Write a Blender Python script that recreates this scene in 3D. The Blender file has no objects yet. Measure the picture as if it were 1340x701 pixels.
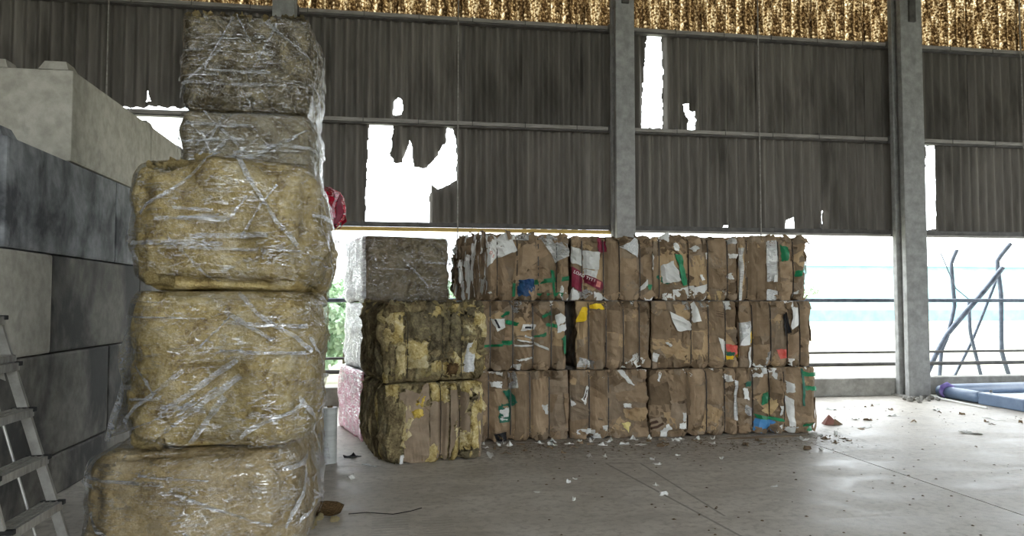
import bpy, bmesh, math, random
import numpy as np
from mathutils import Vector

# ------------------------------------------------------------------ camera, world, exposure
scene = bpy.context.scene
COL = scene.collection
cam_data = bpy.data.cameras.new('camera')
cam = bpy.data.objects.new('camera', cam_data); COL.objects.link(cam)
cam.location = (0.0, 0.0, 1.6)
cam.rotation_euler = (math.radians(92.6), 0.0, math.radians(-9.0))
cam_data.sensor_width = 36.0
cam_data.lens = 26.06
cam_data.clip_end = 400
scene.camera = cam

world = bpy.data.worlds.new('overcast_sky'); scene.world = world
world.use_nodes = True
bgn = world.node_tree.nodes['Background']
bgn.inputs[0].default_value = (0.90, 0.96, 1.0, 1)
bgn.inputs[1].default_value = 4.2
scene.view_settings.view_transform = 'Standard'
scene.view_settings.look = 'None'
scene.view_settings.gamma = 1.0
scene.view_settings.use_curve_mapping = False
scene.view_settings.exposure = 0.9
scene.cycles.max_bounces = 8
scene.cycles.diffuse_bounces = 5
scene.cycles.transparent_max_bounces = 24
scene.cycles.use_denoising = True
scene.cycles.caustics_reflective = False
scene.cycles.caustics_refractive = False
scene.cycles.sample_clamp_indirect = 8.0

rng = random.Random(7)
nrng = np.random.default_rng(7)

# ------------------------------------------------------------------ object helpers
def mesh_obj(name, verts, faces, mat, parent=None, smooth=False, loc=None, kind=None):
    me = bpy.data.meshes.new(name)
    me.from_pydata([tuple(map(float, v)) for v in verts], [], faces)
    if mat is not None:
        me.materials.append(mat)
    if smooth:
        me.polygons.foreach_set('use_smooth', [True] * len(me.polygons))
    o = bpy.data.objects.new(name, me); COL.objects.link(o)
    if parent is not None:
        o.parent = parent
    if loc is not None:
        o.location = loc
    if kind:
        o['kind'] = kind
    return o

def data_obj(name, me, parent=None, loc=(0, 0, 0), rot=(0, 0, 0), scale=(1, 1, 1)):
    o = bpy.data.objects.new(name, me); COL.objects.link(o)
    o.parent = parent; o.location = loc; o.rotation_euler = rot; o.scale = scale
    return o

def empty(name, loc=(0, 0, 0), rz=0.0, parent=None):
    o = bpy.data.objects.new(name, None); COL.objects.link(o)
    o.location = loc; o.rotation_euler = (0, 0, rz)
    o.empty_display_size = 0.2
    if parent is not None:
        o.parent = parent
    return o

def tag(o, label=None, cat=None, group=None, kind=None):
    if label: o['label'] = label
    if cat: o['category'] = cat
    if group: o['group'] = group
    if kind: o['kind'] = kind
    return o

def box_geo(x0, x1, y0, y1, z0, z1, bev=0.0):
    bm = bmesh.new()
    bmesh.ops.create_cube(bm, size=1.0)
    for v in bm.verts:
        v.co = Vector(((x0 + x1) / 2 + v.co.x * (x1 - x0), (y0 + y1) / 2 + v.co.y * (y1 - y0), (z0 + z1) / 2 + v.co.z * (z1 - z0)))
    if bev > 0:
        bmesh.ops.bevel(bm, geom=bm.edges[:], offset=bev, segments=2, affect='EDGES', profile=0.6)
    bm.verts.index_update()
    V = [tuple(v.co) for v in bm.verts]; Fc = [[v.index for v in f.verts] for f in bm.faces]
    bm.free()
    return V, Fc

def join(*geos):
    V, Fc = [], []
    for v, f in geos:
        b = len(V); V += list(v); Fc += [[i + b for i in q] for q in f]
    return V, Fc

def tube_geo(pts, r, seg=8, cap=True, rs=None):
    pts = [Vector(p) for p in pts]
    V, Fc = [], []
    up = None
    for i, p in enumerate(pts):
        a = pts[max(i - 1, 0)]; b = pts[min(i + 1, len(pts) - 1)]
        t = (b - a).normalized()
        if up is None:
            ref = Vector((0, 0, 1)) if abs(t.z) < 0.9 else Vector((1, 0, 0))
            up = t.cross(ref).normalized()
        up = (up - t * up.dot(t)).normalized()
        w = t.cross(up)
        rr = rs[i] if rs else r
        for k in range(seg):
            an = 2 * math.pi * k / seg
            V.append(p + (up * math.cos(an) + w * math.sin(an)) * rr)
    for i in range(len(pts) - 1):
        for k in range(seg):
            k2 = (k + 1) % seg
            Fc.append([i * seg + k, i * seg + k2, (i + 1) * seg + k2, (i + 1) * seg + k])
    if cap:
        Fc.append(list(range(seg))[::-1])
        Fc.append([(len(pts) - 1) * seg + k for k in range(seg)])
    return [tuple(v) for v in V], Fc

# ------------------------------------------------------------------ vector noise
def vnoise(p, seed=0):
    p = np.asarray(p, float)
    i = np.floor(p).astype(np.int64); f = p - i
    u = f * f * (3 - 2 * f)
    def h(dx, dy, dz):
        n = (i[:, 0] + dx) * 73856093 ^ (i[:, 1] + dy) * 19349663 ^ (i[:, 2] + dz) * 83492791 ^ (seed * 2654435 + 97)
        n = (n ^ (n >> 13)) * 1274126177
        n = n ^ (n >> 16)
        return (n & 0xffff) / 65535.0
    r = 0
    for dx in (0, 1):
        for dy in (0, 1):
            for dz in (0, 1):
                wgt = (u[:, 0] if dx else 1 - u[:, 0]) * (u[:, 1] if dy else 1 - u[:, 1]) * (u[:, 2] if dz else 1 - u[:, 2])
                r = r + wgt * h(dx, dy, dz)
    return r * 2 - 1

def fbm(p, scale, octv=3, seed=0, gain=0.5):
    a, s, r = 1.0, scale, 0
    for o in range(octv):
        r = r + a * vnoise(np.asarray(p) * s + 11.3 * o, seed + o)
        a *= gain; s *= 2.03
    return r

# ------------------------------------------------------------------ materials
MATS = {}
def new_mat(name):
    m = bpy.data.materials.new(name); m.use_nodes = True
    nt = m.node_tree
    return m, nt, nt.nodes['Principled BSDF'], nt.nodes['Material Output']

def srgb(c):
    return tuple(((v / 255) / 12.92 if v / 255 <= 0.04045 else ((v / 255 + 0.055) / 1.055) ** 2.4) for v in c) + (1,)

def mapped(nt, stretch=(1, 1, 1), rot=(0, 0, 0), coord='Object'):
    tc = nt.nodes.new('ShaderNodeTexCoord'); mp = nt.nodes.new('ShaderNodeMapping')
    mp.inputs['Scale'].default_value = stretch; mp.inputs['Rotation'].default_value = rot
    nt.links.new(tc.outputs[coord], mp.inputs['Vector'])
    return mp.outputs['Vector']

def noise(nt, vec, scale, detail=5, rough=0.6, dist=0.0):
    n = nt.nodes.new('ShaderNodeTexNoise'); n.inputs['Scale'].default_value = scale
    n.inputs['Detail'].default_value = detail; n.inputs['Roughness'].default_value = rough
    n.inputs['Distortion'].default_value = dist
    nt.links.new(vec, n.inputs['Vector'])
    return n.outputs['Fac']

def ramp(nt, fac, stops):
    r = nt.nodes.new('ShaderNodeValToRGB')
    el = r.color_ramp.elements
    el[0].position, el[0].color = stops[0]; el[1].position, el[1].color = stops[-1]
    for p, c in stops[1:-1]:
        e = el.new(p); e.color = c
    nt.links.new(fac, r.inputs['Fac'])
    return r.outputs['Color']

def mixc(nt, fac, a, b, mode='MIX'):
    n = nt.nodes.new('ShaderNodeMix'); n.data_type = 'RGBA'; n.blend_type = mode
    for s, v in ((n.inputs[0], fac), (n.inputs[6], a), (n.inputs[7], b)):
        if isinstance(v, (int, float)): s.default_value = v
        elif isinstance(v, tuple): s.default_value = v
        else: nt.links.new(v, s)
    return n.outputs[2]

def math_n(nt, op, a, b=None, clamp=False):
    n = nt.nodes.new('ShaderNodeMath'); n.operation = op; n.use_clamp = clamp
    for s, v in ((n.inputs[0], a), (n.inputs[1], b)):
        if v is None: continue
        if isinstance(v, (int, float)): s.default_value = v
        else: nt.links.new(v, s)
    return n.outputs[0]

def bump(nt, bsdf, height, strength=0.4, dist=0.01):
    b = nt.nodes.new('ShaderNodeBump'); b.inputs['Strength'].default_value = strength; b.inputs['Distance'].default_value = dist
    nt.links.new(height, b.inputs['Height'])
    nt.links.new(b.outputs['Normal'], bsdf.inputs['Normal'])
    return b

def pmat(name, c1, c2, scale=6, rough=0.85, bs=60, bstr=0.25, bdist=0.004, stretch=(1, 1, 1), rnd=0.0, spec=0.25, metal=0.0, detail=5, lo=0.35, hi=0.65):
    m, nt, b, out = new_mat(name)
    vec = mapped(nt, stretch)
    col = ramp(nt, noise(nt, vec, scale, detail), [(lo, srgb(c1)), (hi, srgb(c2))])
    if rnd:
        oi = nt.nodes.new('ShaderNodeObjectInfo')
        hs = nt.nodes.new('ShaderNodeHueSaturation')
        v = math_n(nt, 'MULTIPLY_ADD', oi.outputs['Random'], rnd); v.node.inputs[2].default_value = 1 - rnd / 2
        nt.links.new(v, hs.inputs['Value']); nt.links.new(col, hs.inputs['Color'])
        col = hs.outputs['Color']
    nt.links.new(col, b.inputs['Base Color'])
    b.inputs['Roughness'].default_value = rough; b.inputs['Metallic'].default_value = metal
    b.inputs['Specular IOR Level'].default_value = spec
    if bstr:
        bump(nt, b, noise(nt, vec, bs, 4), bstr, bdist)
    MATS[name] = m
    return m

# cardboard and paper
pmat('kraft', (126, 106, 83), (152, 131, 106), 4, 0.85, 90, 0.15, rnd=0.45)
pmat('kraftlight', (158, 134, 102), (178, 153, 118), 5, 0.85, 90, 0.15, rnd=0.2)
pmat('kraftdull', (122, 106, 88), (148, 131, 110), 6, 0.85, 80, 0.2, rnd=0.3)
pmat('kraftdark', (100, 84, 66), (126, 107, 84), 6, 0.9, 60, 0.3, rnd=0.5)
pmat('cardcore', (60, 48, 37), (105, 85, 64), 9, 0.95, 40, 0.5)
pmat('tan', (176, 152, 110), (192, 168, 126), 6, 0.8, 90, 0.1)
pmat('white', (205, 205, 200), (228, 228, 224), 5, 0.75, 60, 0.15, rnd=0.25)
pmat('newsprint', (178, 180, 180), (222, 222, 220), 45, 0.85, 60, 0.15, stretch=(1, 1, 2.5))
pmat('greyboard', (190, 190, 184), (205, 205, 200), 6, 0.85, 60, 0.1)
pmat('green', (12, 105, 66), (30, 132, 86), 5, 0.45, 40, 0.1, rnd=0.3, spec=0.5)
pmat('greendark', (20, 84, 66), (34, 108, 84), 6, 0.5, 40, 0.1, spec=0.5)
pmat('navy', (22, 52, 92), (44, 84, 124), 18, 0.55, 60, 0.1, spec=0.4)
pmat('blue', (66, 128, 182), (90, 152, 204), 6, 0.5, 40, 0.2, spec=0.5)
pmat('maroon', (108, 26, 48), (132, 42, 64), 5, 0.5, 40, 0.1, spec=0.4)
pmat('red', (196, 76, 64), (222, 120, 110), 10, 0.5, 40, 0.1)
pmat('yellow', (232, 190, 30), (246, 210, 60), 6, 0.55, 40, 0.1)
pmat('paleyellow', (220, 202, 130), (230, 215, 150), 6, 0.7, 40, 0.1)
pmat('black', (22, 22, 24), (40, 40, 42), 6, 0.6, 40, 0.1)
pmat('print', (70, 52, 40), (84, 64, 50), 6, 0.8, 40, 0)
pmat('letterwhite', (228, 218, 214), (236, 226, 222), 6, 0.7, 40, 0)
pmat('letterred', (196, 92, 70), (206, 104, 84), 6, 0.7, 40, 0)
pmat('letterpink', (200, 120, 112), (210, 134, 124), 30, 0.7, 40, 0)
pmat('wire', (24, 19, 16), (42, 32, 26), 30, 0.5, 60, 0, spec=0.5)
# mineral wool
def wool(name, cs, rnd=0.0, bstr=0.9, s1=7, s2=45):
    m, nt, b, out = new_mat(name)
    vec = mapped(nt)
    n1 = noise(nt, vec, s1, 6, 0.65, 0.6); n2 = noise(nt, vec, s2, 5, 0.7)
    f = math_n(nt, 'MULTIPLY_ADD', n2, 0.45); nt.links.new(math_n(nt, 'MULTIPLY', n1, 0.75), f.node.inputs[2])
    st = [(0.47 + 0.25 * k / (len(cs) - 1), srgb(c)) for k, c in enumerate(cs)]
    col = ramp(nt, f, st)
    if rnd:
        oi = nt.nodes.new('ShaderNodeObjectInfo'); hs = nt.nodes.new('ShaderNodeHueSaturation')
        v = math_n(nt, 'MULTIPLY_ADD', oi.outputs['Random'], rnd); v.node.inputs[2].default_value = 1 - rnd / 2
        nt.links.new(v, hs.inputs['Value']); nt.links.new(col, hs.inputs['Color']); col = hs.outputs['Color']
    nt.links.new(col, b.inputs['Base Color']); b.inputs['Roughness'].default_value = 1.0; b.inputs['Specular IOR Level'].default_value = 0.05
    bump(nt, b, math_n(nt, 'ADD', n2, math_n(nt, 'MULTIPLY', n1, 1.2)), bstr, 0.022)
    MATS[name] = m
    return m
wool('wooltan', [(142, 121, 80), (177, 155, 104), (196, 175, 122), (214, 197, 152)], s1=5)
wool('woolsand', [(150, 130, 94), (180, 158, 116), (194, 173, 131), (208, 190, 152)], s1=4)
wool('woolgreybrown', [(94, 82, 62), (118, 105, 80), (132, 118, 91), (150, 136, 106)])
wool('woolmixed', [(84, 75, 58), (108, 98, 78), (130, 119, 95), (164, 150, 117)])
wool('woolgrey', [(118, 107, 86), (144, 132, 108), (158, 146, 120), (174, 162, 134)])
wool('woolyellow', [(138, 118, 72), (176, 155, 100), (200, 182, 130), (218, 205, 164)], rnd=0.25)
wool('woolpale', [(154, 136, 92), (190, 172, 124), (208, 193, 150), (222, 211, 174)], rnd=0.25)
wool('woolbright', [(186, 152, 50), (208, 176, 74), (220, 190, 96), (226, 202, 120)])
wool('woololive', [(84, 73, 53), (116, 103, 77), (142, 128, 96), (172, 158, 118)], rnd=0.3)
wool('woololive2', [(72, 64, 50), (102, 93, 73), (124, 114, 90), (154, 143, 108)], rnd=0.2)
wool('woolbrown', [(66, 50, 34), (92, 72, 48), (110, 88, 60), (130, 106, 74)])
wool('wooldark', [(74, 65, 49), (100, 89, 68), (122, 110, 84), (150, 137, 102)], rnd=0.3)
wool('woolmaroon', [(60, 34, 32), (88, 54, 50), (104, 66, 60), (124, 84, 76)])

# stretch film: mostly clear, glossy wrinkles
def film(name, tint=(235, 238, 240), milk=0.10, gloss=0.22, streak=0.25, rough=0.22, stretch=(1, 1, 1), bstr=0.8, s=26):
    m, nt, b, out = new_mat(name)
    nt.nodes.remove(b)
    v1 = mapped(nt, (2.2, 2.2, 9), (0.25, 0.35, 0.2)); v2 = mapped(nt, (1.2, 1.2, 5.0), (0.1, -0.75, 0.3)); v3 = mapped(nt)
    n1 = noise(nt, v1, s * 0.16, 4, 0.6, 0.6); n2 = noise(nt, v2, s * 0.22, 3, 0.55, 0.9); n3 = noise(nt, v3, 3.0, 3)
    r1 = math_n(nt, 'ABSOLUTE', math_n(nt, 'SUBTRACT', n1, 0.5)); r2 = math_n(nt, 'ABSOLUTE', math_n(nt, 'SUBTRACT', n2, 0.5))
    h = math_n(nt, 'ADD', math_n(nt, 'POWER', r1, 0.7), math_n(nt, 'MULTIPLY', math_n(nt, 'POWER', r2, 0.7), 0.9))
    bp = nt.nodes.new('ShaderNodeBump'); bp.inputs['Strength'].default_value = bstr; bp.inputs['Distance'].default_value = 0.018
    nt.links.new(h, bp.inputs['Height'])
    gl = nt.nodes.new('ShaderNodeBsdfGlossy'); gl.inputs['Roughness'].default_value = rough
    gl.inputs['Color'].default_value = (1, 1, 1, 1)
    nt.links.new(bp.outputs['Normal'], gl.inputs['Normal'])
    df = nt.nodes.new('ShaderNodeBsdfDiffuse'); df.inputs['Color'].default_value = srgb(tint)
    tr = nt.nodes.new('ShaderNodeBsdfTransparent')
    ms = ramp(nt, n2, [(0.50, (milk, milk, milk, 1)), (0.68, (milk + streak, milk + streak, milk + streak, 1))])
    m1 = nt.nodes.new('ShaderNodeMixShader')
    nt.links.new(math_n(nt, 'MULTIPLY', ms, math_n(nt, 'MULTIPLY', n3, 2.0), clamp=True), m1.inputs[0])
    nt.links.new(tr.outputs[0], m1.inputs[1]); nt.links.new(df.outputs[0], m1.inputs[2])
    lw = nt.nodes.new('ShaderNodeFresnel'); lw.inputs['IOR'].default_value = 1.5
    nt.links.new(bp.outputs['Normal'], lw.inputs['Normal'])
    crease = math_n(nt, 'MULTIPLY', ramp(nt, r2, [(0.0, (1, 1, 1, 1)), (0.05, (0, 0, 0, 1))]), ramp(nt, n3, [(0.42, (0, 0, 0, 1)), (0.56, (1, 1, 1, 1))]))
    crease = math_n(nt, 'MAXIMUM', crease, math_n(nt, 'MULTIPLY', ramp(nt, r1, [(0.0, (1, 1, 1, 1)), (0.03, (0, 0, 0, 1))]), ramp(nt, n3, [(0.40, (1, 1, 1, 1)), (0.54, (0, 0, 0, 1))])))
    gf = math_n(nt, 'ADD', math_n(nt, 'MULTIPLY', lw.outputs[0], 0.5), math_n(nt, 'MULTIPLY', crease, gloss * 2.6), clamp=True)
    m2 = nt.nodes.new('ShaderNodeMixShader')
    nt.links.new(gf, m2.inputs[0]); nt.links.new(m1.outputs[0], m2.inputs[1]); nt.links.new(gl.outputs[0], m2.inputs[2])
    nt.links.new(m2.outputs[0], out.inputs['Surface'])
    MATS[name] = m
    return m
film('film', milk=0.16, streak=0.34)
film('filmfold', milk=0.06, streak=0.16, gloss=0.4)
film('bagfilm', tint=(214, 214, 210), milk=0.34, streak=0.22, gloss=0.10, bstr=0.35, rough=0.3)
film('filmloose', milk=0.30, streak=0.25)
film('filmclear', milk=0.0, streak=0.05)
film('filmmilky', milk=0.55, streak=0.30)
film('filmpink', tint=(228, 150, 170), milk=0.6, streak=0.25)
film('filmgrey', tint=(170, 160, 140), milk=0.08, streak=0.12)
film('filmred', tint=(196, 30, 56), milk=0.8, streak=0.2, gloss=0.3)

# structure
def sheet_mat():
    m, nt, b, out = new_mat('cement_sheet')
    v1 = mapped(nt, (4.0, 0.6, 0.30)); v2 = mapped(nt, (1.1, 0.3, 0.22)); v3 = mapped(nt)
    n1 = noise(nt, v1, 2.2, 6, 0.65); n2 = noise(nt, v2, 2.4, 4, 0.55, 0.3); n3 = noise(nt, v3, 40, 4)
    c = ramp(nt, n1, [(0.30, srgb((98, 94, 89))), (0.70, srgb((134, 129, 122)))])
    c = mixc(nt, ramp(nt, n2, [(0.54, (0, 0, 0, 1)), (0.72, (0.75, 0.75, 0.75, 1))]), c, srgb((66, 62, 58)))
    oi = nt.nodes.new('ShaderNodeObjectInfo'); hs = nt.nodes.new('ShaderNodeHueSaturation')
    v = math_n(nt, 'MULTIPLY_ADD', oi.outputs['Random'], 0.35); v.node.inputs[2].default_value = 0.8
    nt.links.new(v, hs.inputs['Value']); nt.links.new(c, hs.inputs['Color'])
    nt.links.new(hs.outputs['Color'], b.inputs['Base Color']); b.inputs['Roughness'].default_value = 0.9
    b.inputs['Specular IOR Level'].default_value = 0.2
    bump(nt, b, n3, 0.3, 0.004)
    MATS['sheet'] = m
sheet_mat()
def rooflight_mat():
    m, nt, b, out = new_mat('lichened_rooflight')
    nt.nodes.remove(b)
    vec = mapped(nt); n1 = noise(nt, vec, 26, 6, 0.75); n2 = noise(nt, mapped(nt, (0.6, 1, 0.8)), 1.2, 3)
    vec2 = mapped(nt, (4, 1, 0.6)); n3 = noise(nt, vec2, 3, 4)
    f = math_n(nt, 'ADD', math_n(nt, 'MULTIPLY', n1, 0.75), math_n(nt, 'MULTIPLY', n3, 0.35))
    c = ramp(nt, f, [(0.44, srgb((60, 50, 40))), (0.53, srgb((116, 98, 76))), (0.59, srgb((188, 168, 134))), (0.65, srgb((250, 244, 228)))])
    df = nt.nodes.new('ShaderNodeBsdfDiffuse'); tl = nt.nodes.new('ShaderNodeBsdfTranslucent')
    mx = nt.nodes.new('ShaderNodeMixShader'); mx.inputs[0].default_value = 0.72
    nt.links.new(c, df.inputs['Color']); nt.links.new(c, tl.inputs['Color'])
    nt.links.new(df.outputs[0], mx.inputs[1]); nt.links.new(tl.outputs[0], mx.inputs[2])
    nt.links.new(mx.outputs[0], out.inputs['Surface'])
    MATS['rooflight'] = m
rooflight_mat()
def concrete(name, base, dark, amount=(0.5, 0.7), scale=1.6, rough=0.85, pits=0.4):
    m, nt, b, out = new_mat(name)
    vec = mapped(nt); n1 = noise(nt, vec, 9, 6, 0.6); n2 = noise(nt, mapped(nt, (1, 1, 0.7)), scale, 5, 0.6, 0.4); n3 = noise(nt, vec, 70, 4)
    c0 = tuple(max(0, v - 14) for v in base); c1 = tuple(min(255, v + 12) for v in base)
    c = ramp(nt, n1, [(0.35, srgb(c0)), (0.65, srgb(c1))])
    c = mixc(nt, ramp(nt, n2, [(amount[0], (0, 0, 0, 1)), (amount[1], (0.9, 0.9, 0.9, 1))]), c, srgb(dark))
    oi = nt.nodes.new('ShaderNodeObjectInfo'); hs = nt.nodes.new('ShaderNodeHueSaturation')
    v = math_n(nt, 'MULTIPLY_ADD', oi.outputs['Random'], 0.16); v.node.inputs[2].default_value = 0.92
    nt.links.new(v, hs.inputs['Value']); nt.links.new(c, hs.inputs['Color'])
    nt.links.new(hs.outputs['Color'], b.inputs['Base Color']); b.inputs['Roughness'].default_value = rough
    b.inputs['Specular IOR Level'].default_value = 0.25
    bump(nt, b, math_n(nt, 'ADD', n3, n1), pits, 0.006)
    MATS[name] = m
concrete('block_clean', (168, 164, 152), (120, 117, 108), (0.60, 0.74))
concrete('block_mottled', (142, 144, 146), (58, 59, 62), (0.40, 0.62), 2.6)
concrete('block_damp', (116, 112, 104), (50, 49, 48), (0.44, 0.60), 1.1)
concrete('column', (150, 150, 148), (104, 104, 104), (0.55, 0.75), 1.2)
concrete('sill', (150, 148, 142), (108, 106, 100), (0.5, 0.75), 1.2)

def floor_mat():
    m, nt, b, out = new_mat('concrete_floor')
    vec = mapped(nt); tc = nt.nodes.new('ShaderNodeTexCoord'); sp = nt.nodes.new('ShaderNodeSeparateXYZ')
    nt.links.new(tc.outputs['Object'], sp.inputs[0])
    n1 = noise(nt, vec, 0.9, 6, 0.6, 0.4); n2 = noise(nt, vec, 14, 6, 0.7); n3 = noise(nt, vec, 60, 4); n4 = noise(nt, mapped(nt, (0.8, 1.6, 1), (0, 0, 0.35)), 1.7, 6, 0.65, 0.8)
    c = ramp(nt, n1, [(0.3, srgb((182, 175, 164))), (0.7, srgb((206, 200, 190)))])
    c = mixc(nt, ramp(nt, n4, [(0.36, (0.5, 0.5, 0.5, 1)), (0.56, (0, 0, 0, 1))]), c, srgb((138, 130, 119)))
    c = mixc(nt, ramp(nt, n2, [(0.36, (0.6, 0.6, 0.6, 1)), (0.52, (0, 0, 0, 1))]), c, srgb((140, 132, 121)))
    c = mixc(nt, ramp(nt, n4, [(0.60, (0, 0, 0, 1)), (0.72, (0.5, 0.5, 0.5, 1))]), c, srgb((202, 198, 190)))
    # swept dirt in front of the cardboard bales
    dy = math_n(nt, 'ABSOLUTE', math_n(nt, 'SUBTRACT', sp.outputs[1], 8.25)); dirt = math_n(nt, 'SUBTRACT', 1.0, math_n(nt, 'DIVIDE', dy, 1.4), clamp=True)
    xm = math_n(nt, 'MULTIPLY', math_n(nt, 'GREATER_THAN', sp.outputs[0], 0.7), math_n(nt, 'LESS_THAN', sp.outputs[0], 5.4))
    dirt = math_n(nt, 'MULTIPLY', math_n(nt, 'MULTIPLY', dirt, xm), ramp(nt, n2, [(0.36, (1, 1, 1, 1)), (0.60, (0.15, 0.15, 0.15, 1))]))
    c = mixc(nt, math_n(nt, 'MULTIPLY', dirt, 0.8), c, srgb((92, 80, 66)))
    # tyre tread marks
    wv = nt.nodes.new('ShaderNodeTexWave'); wv.inputs['Scale'].default_value = 5.2; wv.inputs['Distortion'].default_value = 4.0; wv.bands_direction = 'Y'
    nt.links.new(tc.outputs['Object'], wv.inputs['Vector'])
    def band(x0, w, y0, y1):
        a = math_n(nt, 'LESS_THAN', math_n(nt, 'ABSOLUTE', math_n(nt, 'SUBTRACT', sp.outputs[0], x0)), w)
        return math_n(nt, 'MULTIPLY', a, math_n(nt, 'MULTIPLY', math_n(nt, 'GREATER_THAN', sp.outputs[1], y0), math_n(nt, 'LESS_THAN', sp.outputs[1], y1)))
    tr = math_n(nt, 'ADD', band(-0.02, 0.13, 4.3, 5.75), band(0.32, 0.11, 4.4, 5.6))
    tr = math_n(nt, 'MULTIPLY', tr, math_n(nt, 'MULTIPLY', math_n(nt, 'GREATER_THAN', wv.outputs['Fac'], 0.45), ramp(nt, n2, [(0.4, (0, 0, 0, 1)), (0.6, (1, 1, 1, 1))])))
    c = mixc(nt, math_n(nt, 'MULTIPLY', tr, 0.34), c, srgb((84, 80, 75)))
    # saw-cut lines worn into the slab
    def line(x0, y0, x1, y1, w):
        dx, dy_ = x1 - x0, y1 - y0; L = math.hypot(dx, dy_)
        t = math_n(nt, 'ADD', math_n(nt, 'MULTIPLY', math_n(nt, 'SUBTRACT', sp.outputs[0], x0), dx / L), math_n(nt, 'MULTIPLY', math_n(nt, 'SUBTRACT', sp.outputs[1], y0), dy_ / L))
        d = math_n(nt, 'ABSOLUTE', math_n(nt, 'SUBTRACT', math_n(nt, 'MULTIPLY', math_n(nt, 'SUBTRACT', sp.outputs[0], x0), dy_ / L), math_n(nt, 'MULTIPLY', math_n(nt, 'SUBTRACT', sp.outputs[1], y0), dx / L)))
        return math_n(nt, 'MULTIPLY', math_n(nt, 'LESS_THAN', d, w), math_n(nt, 'MULTIPLY', math_n(nt, 'GREATER_THAN', t, 0), math_n(nt, 'LESS_THAN', t, L)))
    ln = math_n(nt, 'ADD', line(2.08, 7.2, 2.40, 4.4, 0.012), line(2.42, 7.15, 2.45, 5.3, 0.010))
    ln = math_n(nt, 'ADD', ln, line(2.08, 7.2, 2.42, 7.15, 0.012), clamp=True)
    c = mixc(nt, math_n(nt, 'MULTIPLY', ln, 0.55), c, srgb((84, 78, 72)))
    nt.links.new(c, b.inputs['Base Color'])
    nt.links.new(ramp(nt, n4, [(0.3, (0.40, 0.40, 0.40, 1)), (0.7, (0.65, 0.65, 0.65, 1))]), b.inputs['Roughness'])
    b.inputs['Specular IOR Level'].default_value = 0.4
    h = math_n(nt, 'SUBTRACT', math_n(nt, 'ADD', math_n(nt, 'MULTIPLY', n3, 0.4), n2), math_n(nt, 'MULTIPLY', ln, 1.5))
    bump(nt, b, h, 0.35, 0.006)
    MATS['floor'] = m
floor_mat()
pmat('jointfill', (58, 54, 50), (84, 78, 72), 20, 0.95, 60, 0.3)
pmat('steel_painted', (126, 122, 118), (160, 156, 150), 5, 0.6, 60, 0.1, stretch=(0.6, 4, 4), spec=0.4)
pmat('steel_dark', (70, 68, 66), (100, 97, 94), 6, 0.6, 60, 0.1, spec=0.4)
pmat('steel_yellow', (176, 146, 76), (206, 176, 100), 6, 0.6, 60, 0.1, stretch=(0.6, 4, 4), spec=0.4)
pmat('galvanised', (84, 92, 104), (116, 124, 136), 8, 0.5, 60, 0.05, metal=0.3, spec=0.4)
pmat('aluminium', (140, 138, 132), (176, 174, 168), 10, 0.38, 80, 0.08, metal=0.55, spec=0.5, stretch=(1, 4, 1))
pmat('rubber', (26, 26, 26), (44, 44, 44), 10, 0.7, 40, 0.1)
pmat('bluegrey_plastic', (86, 104, 130), (110, 128, 152), 3, 0.4, 40, 0.05, spec=0.5)
pmat('palepanel', (196, 206, 212), (216, 224, 228), 3, 0.5, 40, 0.05)
pmat('purplecloth', (110, 96, 160), (140, 126, 186), 10, 0.8, 40, 0.2)
pmat('rollwhite', (178, 180, 176), (202, 204, 200), 3, 0.5, 30, 0.05, spec=0.4, stretch=(1, 1, 8))
pmat('rollcore', (120, 100, 76), (140, 120, 92), 6, 0.9)
pmat('ground', (150, 150, 128), (196, 192, 172), 0.6, 0.95, 20, 0.3)
pmat('bark', (96, 84, 70), (122, 108, 92), 8, 0.9, 30, 0.5)
pmat('leaf', (164, 192, 158), (202, 220, 196), 0.6, 0.7, 30, 0.0, rnd=0.3)
pmat('aqua_cladding', (132, 178, 182), (150, 194, 198), 1.0, 0.6, 30, 0.0)
pmat('aqua_base', (108, 150, 160), (124, 164, 174), 1.0, 0.7, 30, 0.0)
pmat('roofpale', (200, 210, 212), (216, 224, 226), 1.0, 0.6, 30, 0.0)
pmat('debris', (70, 58, 44), (120, 102, 80), 20, 0.95, 60, 0.2)

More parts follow.
